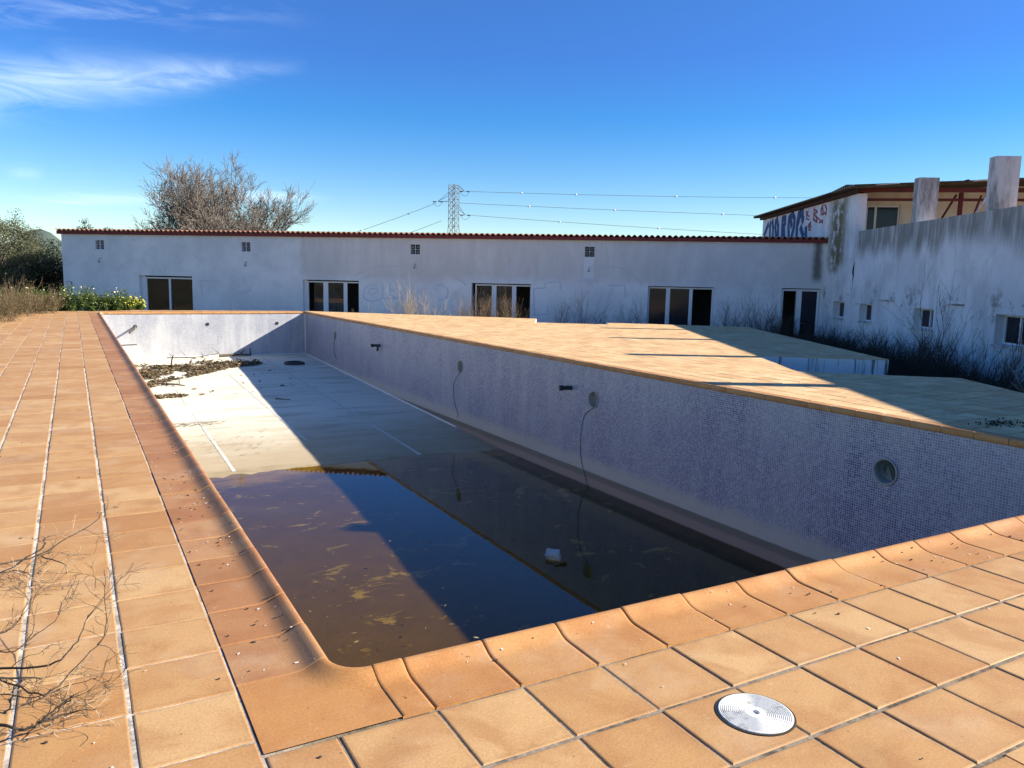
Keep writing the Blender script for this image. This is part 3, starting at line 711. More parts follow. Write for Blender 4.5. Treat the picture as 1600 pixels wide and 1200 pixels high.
    # inlets on the far wall
    for x, z in ((1.62, -0.41), (3.71, -0.36), (5.89, -0.35)):
        m = MB(); m.tube([(x, Y1+.004, z), (x, Y1-.012, z)], .052, 18); o = m.build('inlet', M_PVC, pool)
        if x < 2: 
            m = MB(); m.tube([(x, Y1, z), (x-.05, Y1-.25, z-.07), (x-.19, Y1-.42, z-.16)], .032, 10); m.build('pipe_end', M_WOOD, o)
    m = MB(); m.quad((X0-.01, Y0-.004, WATER_Z), (X1+.01, Y0-.004, WATER_Z), (X1+.01, 14.5, WATER_Z), (X0-.01, 14.5, WATER_Z))
    m.build('water', M_WATER, kind='structure')
build_pool()

# ------------------------------------------------------------------ buildings
def wall_open(P, u0, u1, z0, z1, opens, th, m):
    """wall with rectangular openings; P(u, w, z), front at w = 0, back at w = th"""
    us = sorted({u0, u1}|{o[0] for o in opens}|{o[1] for o in opens}); zs = sorted({z0, z1}|{o[2] for o in opens}|{o[3] for o in opens})
    us = [u for u in us if u0 <= u <= u1]; zs = [z for z in zs if z0 <= z <= z1]
    def hole(u, z): return any(o[0] < u < o[1] and o[2] < z < o[3] for o in opens)
    for i in range(len(us)-1):
        for j in range(len(zs)-1):
            if hole((us[i]+us[i+1])/2, (zs[j]+zs[j+1])/2): continue
            a, b, c, d = us[i], us[i+1], zs[j], zs[j+1]
            m.quad(P(a, 0, c), P(b, 0, c), P(b, 0, d), P(a, 0, d)); m.quad(P(a, th, c), P(a, th, d), P(b, th, d), P(b, th, c))
    for a, b, c, d in list(opens)+[(u0, u1, z0, z1)]:
        m.quad(P(a, 0, c), P(a, 0, d), P(a, th, d), P(a, th, c)); m.quad(P(b, 0, c), P(b, th, c), P(b, th, d), P(b, 0, d))
        m.quad(P(a, 0, c), P(a, th, c), P(b, th, c), P(b, 0, c)); m.quad(P(a, 0, d), P(b, 0, d), P(b, th, d), P(a, th, d))
def bar(m, P, u0, u1, w0, w1, z0, z1): m.box(P(u0, w0, z0), P(u1, w0, z0)-P(u0, w0, z0), P(u0, w1, z0)-P(u0, w0, z0), Z3*(z1-z0))
def ribbon(m, P, pts, wdt, w=-0.004):
    pts = [Vector((p[0], p[1])) for p in pts]
    for i in range(len(pts)-1):
        d = pts[i+1]-pts[i]
        if d.length < 1e-6: continue
        d.normalize(); n = Vector((-d.y, d.x))*wdt/2; a = pts[i]-d*wdt*.3; b = pts[i+1]+d*wdt*.3; o = -0.0006*(i % 3)
        m.quad(P(a.x-n.x, w+o, a.y-n.y), P(b.x-n.x, w+o, b.y-n.y), P(b.x+n.x, w+o, b.y+n.y), P(a.x+n.x, w+o, a.y+n.y))
def wave_roof(m, P, u0, u1, pitch, amp, w0, w1, zf, th=0.02, seg=10, jag=None, rnd_pow=0.75):
    n = int((u1-u0)/pitch*seg); ds = []
    for i in range(n+1):
        u = u0+(u1-u0)*i/n; z = amp*abs(math.cos(math.pi*(u-u0)/pitch))**rnd_pow
        ds.append((u, z))
    o = len(m.v)
    for u, z in ds:
        wf = w0+(jag(u) if jag else 0)
        m.v += [tuple(P(u, wf, zf(u, wf)+z)), tuple(P(u, w1, zf(u, w1)+z)), tuple(P(u, wf, zf(u, wf)+z-th)), tuple(P(u, w1, zf(u, w1)+z-th))]
    for i in range(n):
        a = o+4*i; b = a+4
        m.f += [(a, b, b+1, a+1), (a+2, a+3, b+3, b+2), (a, a+2, b+2, b), (a+1, b+1, b+3, a+3)]

def window(parent, P, name, u0, u1, z0, z1, depth, mulls, panes, fw=0.05, lintel=True):
    """frame, mullions and panes set back in an opening"""
    m = MB(); d0, d1 = depth, depth+0.06
    bar(m, P, u0, u0+fw, d0, d1, z0, z1); bar(m, P, u1-fw, u1, d0, d1, z0, z1)
    bar(m, P, u0+fw, u1-fw, d0, d1, z1-fw, z1); bar(m, P, u0+fw, u1-fw, d0, d1, z0, z0+fw)
    f = m.build(name, M_ALU, parent)
    for a, b in mulls:
        m = MB(); bar(m, P, a, b, d0-.008, d1-.01, z0+fw, z1-fw); m.build('mullion', M_ALU, f)
    for a, b, mat in panes:
        m = MB(); m.quad(P(a, d0+.035, z0+fw), P(b, d0+.035, z0+fw), P(b, d0+.035, z1-fw), P(a, d0+.035, z1-fw)); m.build('pane', mat, f)
    return f

def build_long():
    b = empty('long_building', tuple(FP(-15, 0, GZ)), 'long low whitewashed building with a scalloped tile roof edge behind the pool', 'building')
    U0 = -30.47; ZT = 2.80
    vents = [(-28.91, -28.49), (-22.35, -21.95), (-15.29, -14.90), (-8.55, -8.17)]
    doors = [(-26.95, -24.55, 1.11), (-19.74, -17.39, 1.08), (-12.84, -10.53, 1.09), (-6.16, -3.79, 1.12), (-1.42, -0.10, 1.15)]
    opens = [(a, c, GZ+.03, t) for a, c, t in doors]+[(a, c, 2.14, 2.53) for a, c in vents]
    m = MB(); wall_open(FP, U0, 0.02, GZ-0.3, ZT, opens, 0.28, m); m.build('wall', M_FAC, b)
    m = MB(); bar(m, FP, U0, U0+.28, .283, 7.0, GZ-.3, ZT); m.build('wall', M_FAC, b)
    m = MB(); bar(m, FP, U0, 9.5, 7.003, 7.25, GZ-.3, ZT+.5); m.build('wall', M_FAC, b)
    m = MB(); bar(m, FP, U0+.3, -.02, .3, 6.98, GZ-.05, GZ+.02); m.build('room_floor', M_ROOM, b)
    m = MB(); bar(m, FP, U0+.3, -.02, 3.2, 3.3, GZ+.02, ZT-.01); m.build('inner_wall', M_ROOM, b)
    m = MB(); bar(m, FP, U0+.3, 8.0, .3, 6.98, ZT-.06, ZT-.004); m.build('ceiling', M_ROOM, b)
    m = MB(); bar(m, FP, U0-.14, 0.02, -.10, -.045, ZT-.045, ZT+.075); m.build('fascia', M_FASC, b)
    m = MB(); bar(m, FP, U0-.14, U0-.085, -.045, 7.4, ZT-.045, ZT+.075); m.build('fascia', M_FASC, b)
    m = MB(); wave_roof(m, FP, U0-.16, 0.05, .2115, .105, -.15, 7.4, lambda u, w: ZT+.07+.028*w, .02)
    m.build('roof', M_ROOF, b, smooth=True)
    m = MB(); bar(m, FP, U0-.13, 0.03, -.043, 7.2, ZT+.004, ZT+.08); m.build('eaves_board', M_FASC, b)
    for i, (a, c) in enumerate(vents):                       # pierced vent blocks
        m = MB(); z0, z1 = 2.14, 2.53; mu = (a+c)/2; mz = (z0+z1)/2; t = .016
        for uu in (a, mu-t/2, c-t): bar(m, FP, uu, uu+t, .012, .10, z0, z1)
        for q in (z0, mz-t/2, z1-t): bar(m, FP, a, c, .015, .098, q, q+t)
        for cu in ((a+mu)/2, (mu+c)/2):
            for cz in ((z0+mz)/2, (mz+z1)/2):
                h = .042; pts = [(cu-h, cz), (cu, cz+h), (cu+h, cz), (cu, cz-h), (cu-h, cz)]
                for k in range(4): m.tube([FP(pts[k][0], .05, pts[k][1]), FP(pts[k+1][0], .05, pts[k+1][1])], .006, 4)
        v = m.build('vent_block', M_FAC, b)
        m = MB(); bar(m, FP, a, c, .2, .22, z0, z1); m.build('vent_void', M_DARK, v)  # near-black plate paints the shade inside the vent holes
        m = MB(); uu = mu+.02; zz = 1.78 if i != 1 else 1.74
        m.tube([FP(uu, 0, zz), FP(uu-.01, -.05, zz-.01), FP(uu-.02, -.08, zz-.06), FP(uu-.03, -.07, zz-.12)], .011, 5); m.tube([FP(uu-.03, -.07, zz-.12), FP(uu-.035, -.075, zz-.18)], [.03, .035], 8)
        m.build('lamp_bracket', M_STEEL, b)
    m = MB(); bar(m, FP, -30.3, -30.08, -.05, 0, .57, .80); o = m.build('meter_box', M_PLAST, b)
    m = MB(); bar(m, FP, -30.27, -30.11, -.056, -.051, .60, .77); m.build('meter_door', M_ALU, o)
    z0 = GZ+.03
    G, D = M_GLASS, M_GLASSD
    window(b, FP, 'sliding_door', -26.74, -24.55, z0, 1.05, .12, [(-25.68, -25.60)], [(-26.69, -25.68, G), (-25.60, -24.60, G)], .06)
    m = MB(); bar(m, FP, -26.945, -26.745, .12, .2, z0, 1.105); m.build('door_jamb', M_ALU, b)
    window(b, FP, 'sliding_door', -19.60, -17.39, z0, 1.03, .12, [(-18.92, -18.72), (-18.07, -17.92)], [(-19.33, -18.92, D), (-18.72, -18.07, D)], .05)
    m = MB(); bar(m, FP, -19.735, -19.605, .12, .2, z0, 1.075); m.build('door_jamb', M_ALU, b)
    window(b, FP, 'sliding_door', -12.72, -10.53, z0, 1.05, .12, [(-12.07, -11.89), (-11.28, -11.12)], [(-12.55, -12.07, D), (-11.89, -11.28, D)], .05)
    window(b, FP, 'sliding_door', -6.15, -3.80, z0, 1.09, .12, [(-5.50, -5.35), (-4.66, -4.54)], [(-6.10, -5.50, M_GDARK), (-5.35, -4.66, M_GDARK)], .05)
    f = window(b, FP, 'double_door', -1.41, -0.11, z0, 1.12, .10, [(-.90, -.80), (-.80, -.71)], [(-.71, -.16, M_GDARK)], .07)
    m = MB(); m.tube([FP(-.68, .09, -.1), FP(-.68, .04, -.1), FP(-.60, .04, -.1)], .012, 6); m.build('door_handle', M_STEEL, f)
    # washed-out graffiti
    fa = [[(-16.62, .89), (-16.78, .94), (-16.93, .93), (-17.08, .84), (-17.17, .68), (-17.2, .50), (-17.14, .38), (-17.02, .31), (-16.82, .29), (-16.62, .32), (-16.46, .42)],
          [(-16.67, .79), (-16.82, .80), (-16.93, .76), (-16.99, .68), (-16.99, .61), (-16.92, .57), (-16.8, .57), (-16.62, .67)],
          [(-16.41, .99), (-16.41, .42), (-15.91, .41)], [(-16.15, 1.02), (-16.12, .75), (-15.91, .76)], [(-16.12, .58), (-15.91, .46), (-15.52, .44)],
          [(-13.93, .99), (-14.08, 1.04), (-14.18, .97), (-14.05, .93), (-13.9, .92), (-13.79, .84), (-13.77, .70), (-13.82, .55), (-13.92, .46), (-14.05, .40), (-14.18, .43)], [(-14.36, .89), (-14.26, .80), (-14.18, .75)],
          [(-10.38, -.06), (-10.43, .9), (-10.30, .95), (-9.99, .96), (-10.0, 1.13), (-9.7, 1.20), (-9.44, 1.21), (-9.41, .93)], [(-10.38, -.06), (-9.87, -.02), (-9.88, .29)],
          [(-8.72, 1.23), (-8.55, 1.31), (-8.36, 1.35), (-8.15, 1.31), (-8.0, 1.24)], [(-7.64, 1.11), (-7.02, 1.12), (-6.99, .74)], [(-9.16, .02), (-8.97, .07), (-8.8, .03)],
          [(-24.2, .95), (-23.4, .93)], [(-24.2, .95), (-24.1, .3)], [(-22.6, .6), (-22.3, .45), (-22.0, .62)]]
    for l in fa:
        m = MB(); ribbon(m, FP, l, .05, -.003); m.build('graffiti', M_GFAINT, b)
    m = MB()
    def arc(p): 
        o = []
        for i in range(len(p)-1):
            for t in range(5):
                q = [p[min(max(i+k, 0), len(p)-1)] for k in (-1, 0, 1, 2)]; t_ = t/5
                o.append(tuple(.5*((2*q[1][k])+(q[2][k]-q[0][k])*t_+(2*q[0][k]-5*q[1][k]+4*q[2][k]-q[3][k])*t_*t_+(-q[0][k]+3*q[1][k]-3*q[2][k]+q[3][k])*t_**3) for k in (0, 1)))
        return o+[p[-1]]
    for l in ([(-17.54, 1.27), (-17.01, 1.55), (-16.36, 1.66), (-15.32, 1.66)], [(-17.09, 1.25), (-16.36, 1.37), (-15.52, 1.31)], [(-14.75, 1.52), (-14.04, 1.51), (-13.4, 1.25), (-13.07, 1.02)], [(-8.02, 1.76), (-7.31, 1.78), (-6.83, 1.57), (-6.39, 1.21)]):
        m = MB(); ribbon(m, FP, arc(l), .07, -.003); m.build('graffiti', M_GPALE, b)
    m = MB(); m.quad(FP(-8.57, -.003, 1.3), FP(-8.18, -.003, 1.3), FP(-8.19, -.003, 2.12), FP(-8.56, -.003, 2.12)); m.build('paint_patch', M_FRESH, b)
build_long()

def build_side():
    b = empty('side_building', tuple(WP(14, 0, GZ)), 'stained white side building with a roof terrace and tall pillars', 'building')
    A0, A1, AE = -5.0, 26.0, 37.3
    wins = [(26.42, 27.50, .19, .75), (24.17, 25.18, .19, .74), (20.38, 21.47, .20, .73), (16.35, 17.58, .08, .73)]
    m = MB(); wall_open(WP, A0, A1, GZ-.3, 3.0, [w for w in wins if w[1] < A1], .25, m); m.build('wall', M_SIDE, b)
    m = MB(); wall_open(WP, A1+.002, AE, GZ-.3, 4.20, [w for w in wins if w[0] > A1], .29, m); m.build('wall', M_SIDE, b)
    # roof terrace behind the parapet and back walls
    m = MB(); bar(m, WP, A0, A1, .253, 8.0, 1.9, 2.05); m.build('terrace_floor', M_TERR, b)
    m = MB(); bar(m, WP, A0, A1, 7.7, 7.95, GZ-.3, 1.895); m.build('wall', M_BEIGE, b)
    m = MB(); bar(m, WP, A0-.25, A0-.003, 0, 8.0, GZ-.3, 3.0); m.build('wall', M_SIDE, b)
    m = MB(); bar(m, WP, A0, A1, 2.5, 2.6, GZ, 1.895); m.build('inner_wall', M_ROOM, b)
    for i, (a0, a1, z0, z1) in enumerate(wins):
        f = window(b, WP, 'small_window', a0+.003, a1-.003, z0+.003, z1-.003, .19, [(a0+(a1-a0)*.5-.025, a0+(a1-a0)*.5+.025)], [(a0+.05, (a0+a1)/2-.02, M_GDARK), ((a0+a1)/2+.02, a1-.05, M_GDARK)], .045)
        m = MB(); bar(m, WP, a0-.05, a1+.05, -.035, .18, z0-.05, z0-.004); m.build('sill', M_PILLAR, f)
    for a0, a1 in ((22.77, 23.73), (18.98, 19.83)):          # bricked-up windows with a thin hood
        m = MB(); bar(m, WP, a0-.05, a1+.05, -.05, -.002, .86, .90); o = m.build('window_hood', M_PILLAR, b)
        m = MB(); bar(m, WP, a0, a1, -.012, -.002, .18, .857); m.build('infill_panel', M_SIDE, o)
    # tall thin pillars standing on the parapet line
    for a in (21.80, 18.16, 14.15, 10.35, 6.7, 2.15, -1.5):
        m = MB(); bar(m, WP, a, a+.29, -.004, .52, 3.0, 4.17)
        o = m.build('pillar', M_PILLAR, b)
    # crack in the corner
    m = MB(); pts = [(25.86, 2.05, .01), (25.90, 1.9, .05), (25.94, 1.72, .075), (25.88, 1.6, .05), (25.92, 1.48, .03), (25.9, 1.36, .008), (25.88, 1.1, .006), (25.93, .7, .005)]
    for p, q in zip(pts, pts[1:]): m.quad(WP(p[0]-p[2], -.004, p[1]), WP(p[0]+p[2], -.004, p[1]), WP(q[0]+q[2], -.004, q[1]), WP(q[0]-q[2], -.004, q[1]))
    m.build('wall_crack', M_DARK, b)
    # upper storey: end wall with sliding window, porch beams, braces, sheet roof
    op = [(.66, 1.72, 2.2, 3.97)]
    m = MB(); wall_open(lambda u, w, z: UP(u, 1.5+w, z), .29, 9.0, 2.055, 4.6, op, .2, m); m.build('end_wall', M_BEIGE, b)
    window(b, lambda u, w, z: UP(u, 1.5+w, z), 'sliding_window', .66, 1.72, 2.2, 3.97, .06, [(.93, 1.0)], [(1.0, 1.67, M_GDARK), (.71, .93, M_GDARK)], .05)
    m = MB(); bar(m, UP, .3, 8.9, 4.5, 4.6, 2.06, 4.5); m.build('inner_wall', M_ROOM, b)
    for w, z0, z1 in ((-.15, 4.23, 4.36), (.05, 3.98, 4.06)):
        m = MB(); bar(m, UP, .0 if w < 0 else .3, 9.0, w, w+.08, z0, z1); m.build('beam', M_RED, b)
    for v in (3.05, 5.15, 7.6):
        m = MB(); bar(m, UP, v, v+.11, .14, .25, 2.055, 4.25); m.build('post', M_RED, b)
    for (v0, z0, v1, z1, w) in ((2.55, 3.3, 3.0, 4.2, .3), (3.25, 3.3, 3.75, 4.25, -.3), (3.55, 3.3, 3.8, 4.2, .5)):
        m = MB(); m.tube([UP(v0, w, z0), UP(v1, w, z1)], .035, 6); m.build('brace', M_PILLAR if w < 0 else M_RED, b)
    for v in (.7, 1.9, 3.1, 4.3, 5.5, 6.7):
        m = MB(); bar(m, UP, v, v+.07, -.2, 1.5, 4.37+.055*v, 4.44+.055*v); m.build('rafter', M_RED, b)
    rj = random.Random(4)
    jags = [rj.uniform(-.12, .16) for _ in range(60)]
    # roof: corrugation runs across the slope, ribs seen along the eave
    m = MB(); RP = lambda u, w, z: WP(u, w, z)
    wave_roof(m, RP, A1-.55, AE+.5, .19, .095, -.34, 10.0, lambda u, w: 4.335+.05*w, .012)
    m.build('sheet_roof', M_SHEET, b)
    m = MB(); bar(m, WP, A1-.2, AE+.1, -.13, -.05, 4.203, 4.325); m.build('eaves_beam', M_EAVE, b)
    m = MB(); bar(m, WP, A1+.3, AE, -.045, .28, 4.203, 4.30); m.build('wall_plate', M_RED, b)
    for k in range(9):                                       # broken sheets hanging at the porch edge
        v = .4+k*.95+rj.uniform(-.1, .1); m = MB(); w0 = -.55+rj.uniform(-.1, .1)
        q = [UP(v, w0, 4.40+.05*v), UP(v+rj.uniform(.6, .9), w0+rj.uniform(-.06, .06), 4.40+.05*v+rj.uniform(-.02, .06)), UP(v+.85, .3, 4.42+.05*v), UP(v, .3, 4.42+.05*v)]
        m.add(q+[p-Z3*.02 for p in q], [(0, 1, 2, 3), (7, 6, 5, 4), (0, 4, 5, 1), (1, 5, 6, 2), (2, 6, 7, 3), (3, 7, 4, 0)]); m.build('roof_sheet', M_SHEET if k % 3 else M_PILLAR, b)
    m = MB(); bar(m, UP, 0, 9, 1.7, 4.4, 4.62, 4.68); m.build('ceiling', M_ROOM, b)
    BLUE = [[(36.94, 3.51), (36.6, 3.77), (36.36, 3.94)], [(36.01, 3.45), (36.06, 3.82), (35.98, 3.98)], [(35.55, 3.42), (35.54, 3.7), (35.69, 4.04)], [(35.02, 3.38), (35.22, 3.78), (35.2, 4.01)], [(34.73, 3.36), (34.78, 3.75), (35.04, 4.1)], [(34.12, 3.33), (34.17, 3.71), (34.17, 4.03), (33.8, 4.02), (33.78, 3.79)], [(33.94, 3.76), (33.81, 3.31)], [(33.16, 3.28), (33.28, 3.65), (33.26, 3.98), (32.77, 4.10), (32.5, 3.89), (32.53, 3.58), (32.74, 3.25)], [(33.05, 3.93), (32.86, 3.66)], [(31.49, 4.1), (32.01, 4.04), (32.14, 3.67), (32.11, 3.24)], [(31.72, 4.09), (31.43, 3.82), (31.5, 3.74)], [(31.65, 3.49), (31.29, 3.17)], [(31.0, 3.43), (30.96, 3.14)], [(31.87, 3.95), (32.0, 3.74)]]
    RED = [[(31.08, 4.09), (30.99, 3.79), (30.7, 3.74)], [(30.86, 4.08), (30.99, 3.92), (30.7, 3.86)], [(30.2, 4.1), (30.13, 3.64)], [(30.2, 4.08), (29.8, 3.96), (30.16, 3.88), (29.64, 3.69), (29.14, 3.51)], [(29.86, 3.72), (29.77, 3.57), (30.23, 3.73)], [(29.16, 3.6), (29.5, 3.53)], [(29.23, 4.15), (29.4, 3.99), (29.36, 3.82), (29.13, 3.8), (29.25, 4.03)], [(29.03, 4.13), (28.85, 3.98), (28.85, 3.78), (29.02, 3.86)], [(30.73, 3.52), (30.45, 3.62), (30.59, 3.39)], [(30.69, 3.46), (30.39, 3.46)], [(30.64, 3.35), (30.42, 3.35)]]
    for k, l in enumerate(BLUE):
        m = MB(); ribbon(m, WP, l, .27, -.004-.0007*k); m.build('graffiti', M_GBLUE, b)
    for k, l in enumerate(RED):
        m = MB(); ribbon(m, WP, l, .06, -.016-.0007*k); m.build('graffiti', M_GRED, b)
build_side()

# ------------------------------------------------------------------ pylon and lines
def build_pylon():
    base = Vector((85.13, 183.58, 0.97)); base.z = GZ
    t = empty('power_pylon', tuple(base), 'grey steel lattice power pylon beyond the roof', 'pylon')
    H = 25.4; ax = Vector((math.cos(YAW+.5), -math.sin(YAW+.5), 0)); ay = Vector((-ax.y, ax.x, 0))
    def hw(z): return 1.95-1.0*min(1, z/15.5) if z < 15.5 else .95
    m = MB(); zs = [0, 4, 7.5, 10.5, 13, 15.2, 17.1, 18.8, 20.4, 21.9, 23.4, 24.6, H]
    cor = lambda z, i: base+Z3*z+ax*hw(z)*((-1, 1, 1, -1)[i])+ay*hw(z)*((-1, -1, 1, 1)[i])
    for i in range(4): m.tube([cor(z, i) for z in zs], .085, 4)
    m.build('leg_frame', M_STEEL, t)
    m = MB()
    for a, c in zip(zs, zs[1:]):
        for i in range(4):
            j = (i+1) % 4; m.tube([cor(a, i), cor(c, j)], .05, 3); m.tube([cor(a, j), cor(c, i)], .05, 3)
            if c > 15: m.tube([cor(c, i), cor(c, j)], .05, 3)
    m.build('bracing', M_STEEL, t)
    m = MB(); arms = []
    for tip, side in (((88.77, 184.97, 23.27), 1), ((82.63, 187.99, 20.53), -1), ((88.62, 184.13, 17.27), 1)):
        tip = Vector(tip); arms.append(tip)
        for i in ((1, 2) if side > 0 else (0, 3)):
            zz = tip.z-GZ; m.tube([cor(min(H, zz+2.0), i), tip], .06, 3); m.tube([cor(zz-.1, i), tip], .05, 3)
    m.build('cross_arm', M_STEEL, t)
    for tip in arms:
        for s in (-1, 1):
            m = MB(); m.tube([tip+rgt*(.35*s), tip+rgt*(1.25*s)-Z3*.1], [.12, .16], 6); m.build('insulator', M_PVC, t)
        m = MB(); m.tube([tip+rgt*(-1.2+2.4*k/8)-Z3*(.15+1.0*(1-((k-4)/4)**2)) for k in range(9)], .035, 4); m.build('jumper_cable', M_WIRE, t)
    def line(p0, p1, sag, label, marks):
        m = MB(); n = 40
        f = lambda k: p0.lerp(p1, k)-Z3*(sag*4*k*(1-k))
        m.tube([f(i/n) for i in range(n+1)], .045, 4)
        o = m.build('power_line', M_WIRE, label=label, cat='cable', group='overhead lines strung from the pylon')
        for k in marks:
            c = f(k); m = MB(); m.tube([c-rgt*.35, c-rgt*.12, c+rgt*.12, c+rgt*.35], [.08, .24, .24, .08], 6); m.build('line_marker', M_ALU, o)
    line(Vector((89.19, 184.73, 23.28)), Vector((269.52, 95.86, 28.35)), 1.6, 'topmost overhead line running right from the pylon top', (.07, .14, .27, .40))
    line(Vector((87.20, 185.40, 20.31)), Vector((266.53, 93.83, 19.31)), 1.0, 'middle overhead line running right from the pylon', (.09, .20, .34))
    line(Vector((89.05, 183.89, 17.28)), Vector((263.65, 92.08, 12.45)), 1.4, 'lowest overhead line running right from the pylon', (.12, .25))
    line(Vector((82.33, 188.11, 20.20)), Vector((36.48, 199.73, 3.64)), 1.0, 'upper overhead line dropping left from the pylon', (.15, .4))
    line(Vector((83.26, 186.89, 15.68)), Vector((36.28, 199.18, -0.68)), 1.0, 'lower overhead line dropping left from the pylon', (.2,))
build_pylon()

# ------------------------------------------------------------------ vegetation
def bark(name, a, b): 
    n = NM(name); f = n.noise(n.pos(), 6, 5, 0.7); return n.pbr(n.mix(f, a, b), 0.9, None, 0.15)
def leaf(name, cols, tr=0.25, sc=2.0):
    n = NM(name); p = n.pos(); a = n.N.new('ShaderNodeAttribute'); a.attribute_name = 'rnd'
    c = n.ramp(a.outputs['Fac'], [(i/(len(cols)-1), q) for i, q in enumerate(cols)])
    n.pbr(c, 0.6, None, 0.3)
    t = n.N.new('ShaderNodeBsdfTranslucent'); n.L(c, t.inputs[0]); mx = n.N.new('ShaderNodeMixShader'); mx.inputs[0].default_value = tr
    n.L(n.b.outputs[0], mx.inputs[1]); n.L(t.outputs[0], mx.inputs[2]); n.L(mx.outputs[0], n.out.inputs[0]); return n.m
M_BARK = bark('grey_bark', (0.13, 0.105, 0.082), (0.06, 0.05, 0.042))
M_TWIG = bark('brown_twigs', (0.225, 0.19, 0.155), (0.12, 0.10, 0.083))
M_STRAW = bark('pale_straw', (0.42, 0.345, 0.24), (0.25, 0.19, 0.125))
M_DRYB = bark('dry_brown_stems', (0.22, 0.155, 0.09), (0.11, 0.075, 0.045))
M_DTWIG = bark('dark_brown_twigs', (0.13, 0.095, 0.065), (0.055, 0.042, 0.032))
M_DSTEM = bark('dark_stems', (0.075, 0.06, 0.045), (0.035, 0.03, 0.024))
M_OLIVE = leaf('olive_leaves', [(0.075, 0.085, 0.04), (0.13, 0.14, 0.075), (0.19, 0.195, 0.12), (0.10, 0.105, 0.05)])
M_EVERG = leaf('evergreen_leaves', [(0.018, 0.028, 0.012), (0.03, 0.044, 0.018), (0.045, 0.058, 0.025)], 0.15)  # greens deepened, putting the building's shade into the leaves
M_HEATH = leaf('heath_leaves', [(0.075, 0.08, 0.03), (0.125, 0.10, 0.048), (0.095, 0.115, 0.04), (0.16, 0.115, 0.07)])
M_GREENL = leaf('fresh_green_leaves', [(0.05, 0.085, 0.018), (0.085, 0.13, 0.028), (0.13, 0.17, 0.04)], 0.35)
M_YELLOW = simple('yellow_petals', (0.78, 0.68, 0.045), 0.6, 0.15, 40)
M_CREAM = simple('cream_petals', (0.78, 0.74, 0.45), 0.6, 0.1, 40)

def rdir(r): 
    while True:
        v = Vector((r.uniform(-1, 1), r.uniform(-1, 1), r.uniform(-1, 1)))
        if 0.05 < v.length < 1: return v.normalized()
def branch(m, r, p, d, ln, rad, lvl, tips, maxlvl, up=0.25, wob=0.22, kids=(3, 5), thin=0.0012, ang=(0.35, 0.8), shrink=(0.5, 0.78), fine=None):
    n = 4 if lvl < maxlvl else 3; pts = [p.copy()]; rads = [rad]; dd = d.copy()
    for i in range(n):
        dd = (dd+rdir(r)*wob+Z3*up*0.25).normalized(); pts.append(pts[-1]+dd*ln/n); rads.append(max(thin, rad*(1-0.62*(i+1)/n)))
    tgt = m if (fine is None or lvl < 2) else fine
    tgt.tube(pts, rads, 5 if lvl < 1 else (4 if lvl < 2 else 3), False)
    if lvl >= maxlvl: tips.append((pts[-1], dd)); return
    for k in range(r.randint(*kids)):
        t = r.uniform(0.3, 1.0); i = min(n-1, int(t*n)); q = pts[i].lerp(pts[i+1], t*n-i)
        a = r.uniform(*ang); s = dd.cross(rdir(r))
        if s.length < 1e-3: continue
        nd = (dd*math.cos(a)+s.normalized()*math.sin(a)+Z3*up*0.4).normalized()
        branch(m, r, q, nd, ln*r.uniform(*shrink), max(thin, rads[i]*0.6), lvl+1, tips, maxlvl, up, wob, kids, thin, ang, shrink, fine)
    branch(m, r, pts[-1], dd, ln*r.uniform(0.55, 0.75), max(thin, rads[-1]), lvl+1, tips, maxlvl, up, wob, kids, thin, ang, shrink, fine)

def bare_tree(seed, base, stems, label):
    r = random.Random(seed); t = empty('bare_tree', tuple(base), label, 'tree', 'bare trees behind the long building')
    m = MB(); fine = MB()
    for (lean, ln, rad) in stems:
        d = (rgt*lean[0]+fwd*lean[1]+Z3).normalized()
        branch(m, r, Vector(base)+rgt*lean[0]*0.8, d, ln, rad, 0, [], 5, 0.22, 0.30, (3, 4), .0105, (0.35, 0.9), (0.5, 0.74), fine)
    m.build('trunk', M_BARK, t); fine.build('crown', M_TWIG, t)
bL = Vector((6.89, 50.43, 0.74)); bL.z = GZ; bR = Vector((9.0, 50.9, 0.78)); bR.z = GZ
bare_tree(21, bL, [((-.34, .0), 3.3, .13), ((-.13, .1), 3.7, .15), ((.02, -.1), 3.8, .15), ((.18, .1), 3.2, .12), ((-.55, .1), 2.8, .10)], 'bare grey multi-stemmed tree, the left one behind the roof')
bare_tree(33, bR, [((-.20, .0), 3.7, .14), ((-.04, .1), 4.0, .15), ((.12, -.1), 3.9, .15), ((.20, .0), 3.2, .13), ((.26, .1), 2.6, .11), ((.14, -.2), 3.0, .09), ((-.3, -.2), 2.9, .09)], 'bare grey multi-stemmed tree, the right one behind the roof')

def leaves_obj(name, mat, parent, pts, size, r, stretch=2.2, flat=0.0):
    m = MB()
    for c in pts:
        d = rdir(r); d.z *= (1-flat); d.normalize(); s = d.orthogonal().normalized()
        s = Matrix.Rotation(r.uniform(0, 6.28), 3, d) @ s
        l = size*r.uniform(.6, 1.3); w = l/stretch; q = r.random()
        m.add((c-d*l*.5, c+s*w*.5, c+d*l*.5, c-s*w*.5), ((0, 1, 2, 3),), q)
    return m.build(name, mat, parent)
def blob_pts(r, c, rad, n, clumps, cr, shell=0.55):
    cs = []
    for _ in range(clumps):
        d = rdir(r); k = r.uniform(shell, 1.0); cs.append(Vector((c[0]+d.x*rad[0]*k, c[1]+d.y*rad[1]*k, c[2]+d.z*rad[2]*k)))
    out = []
    for _ in range(n):
        q = r.choice(cs); d = rdir(r)*cr*(r.random()**0.5); out.append(q+Vector((d.x, d.y, d.z*.8)))
    return out, cs
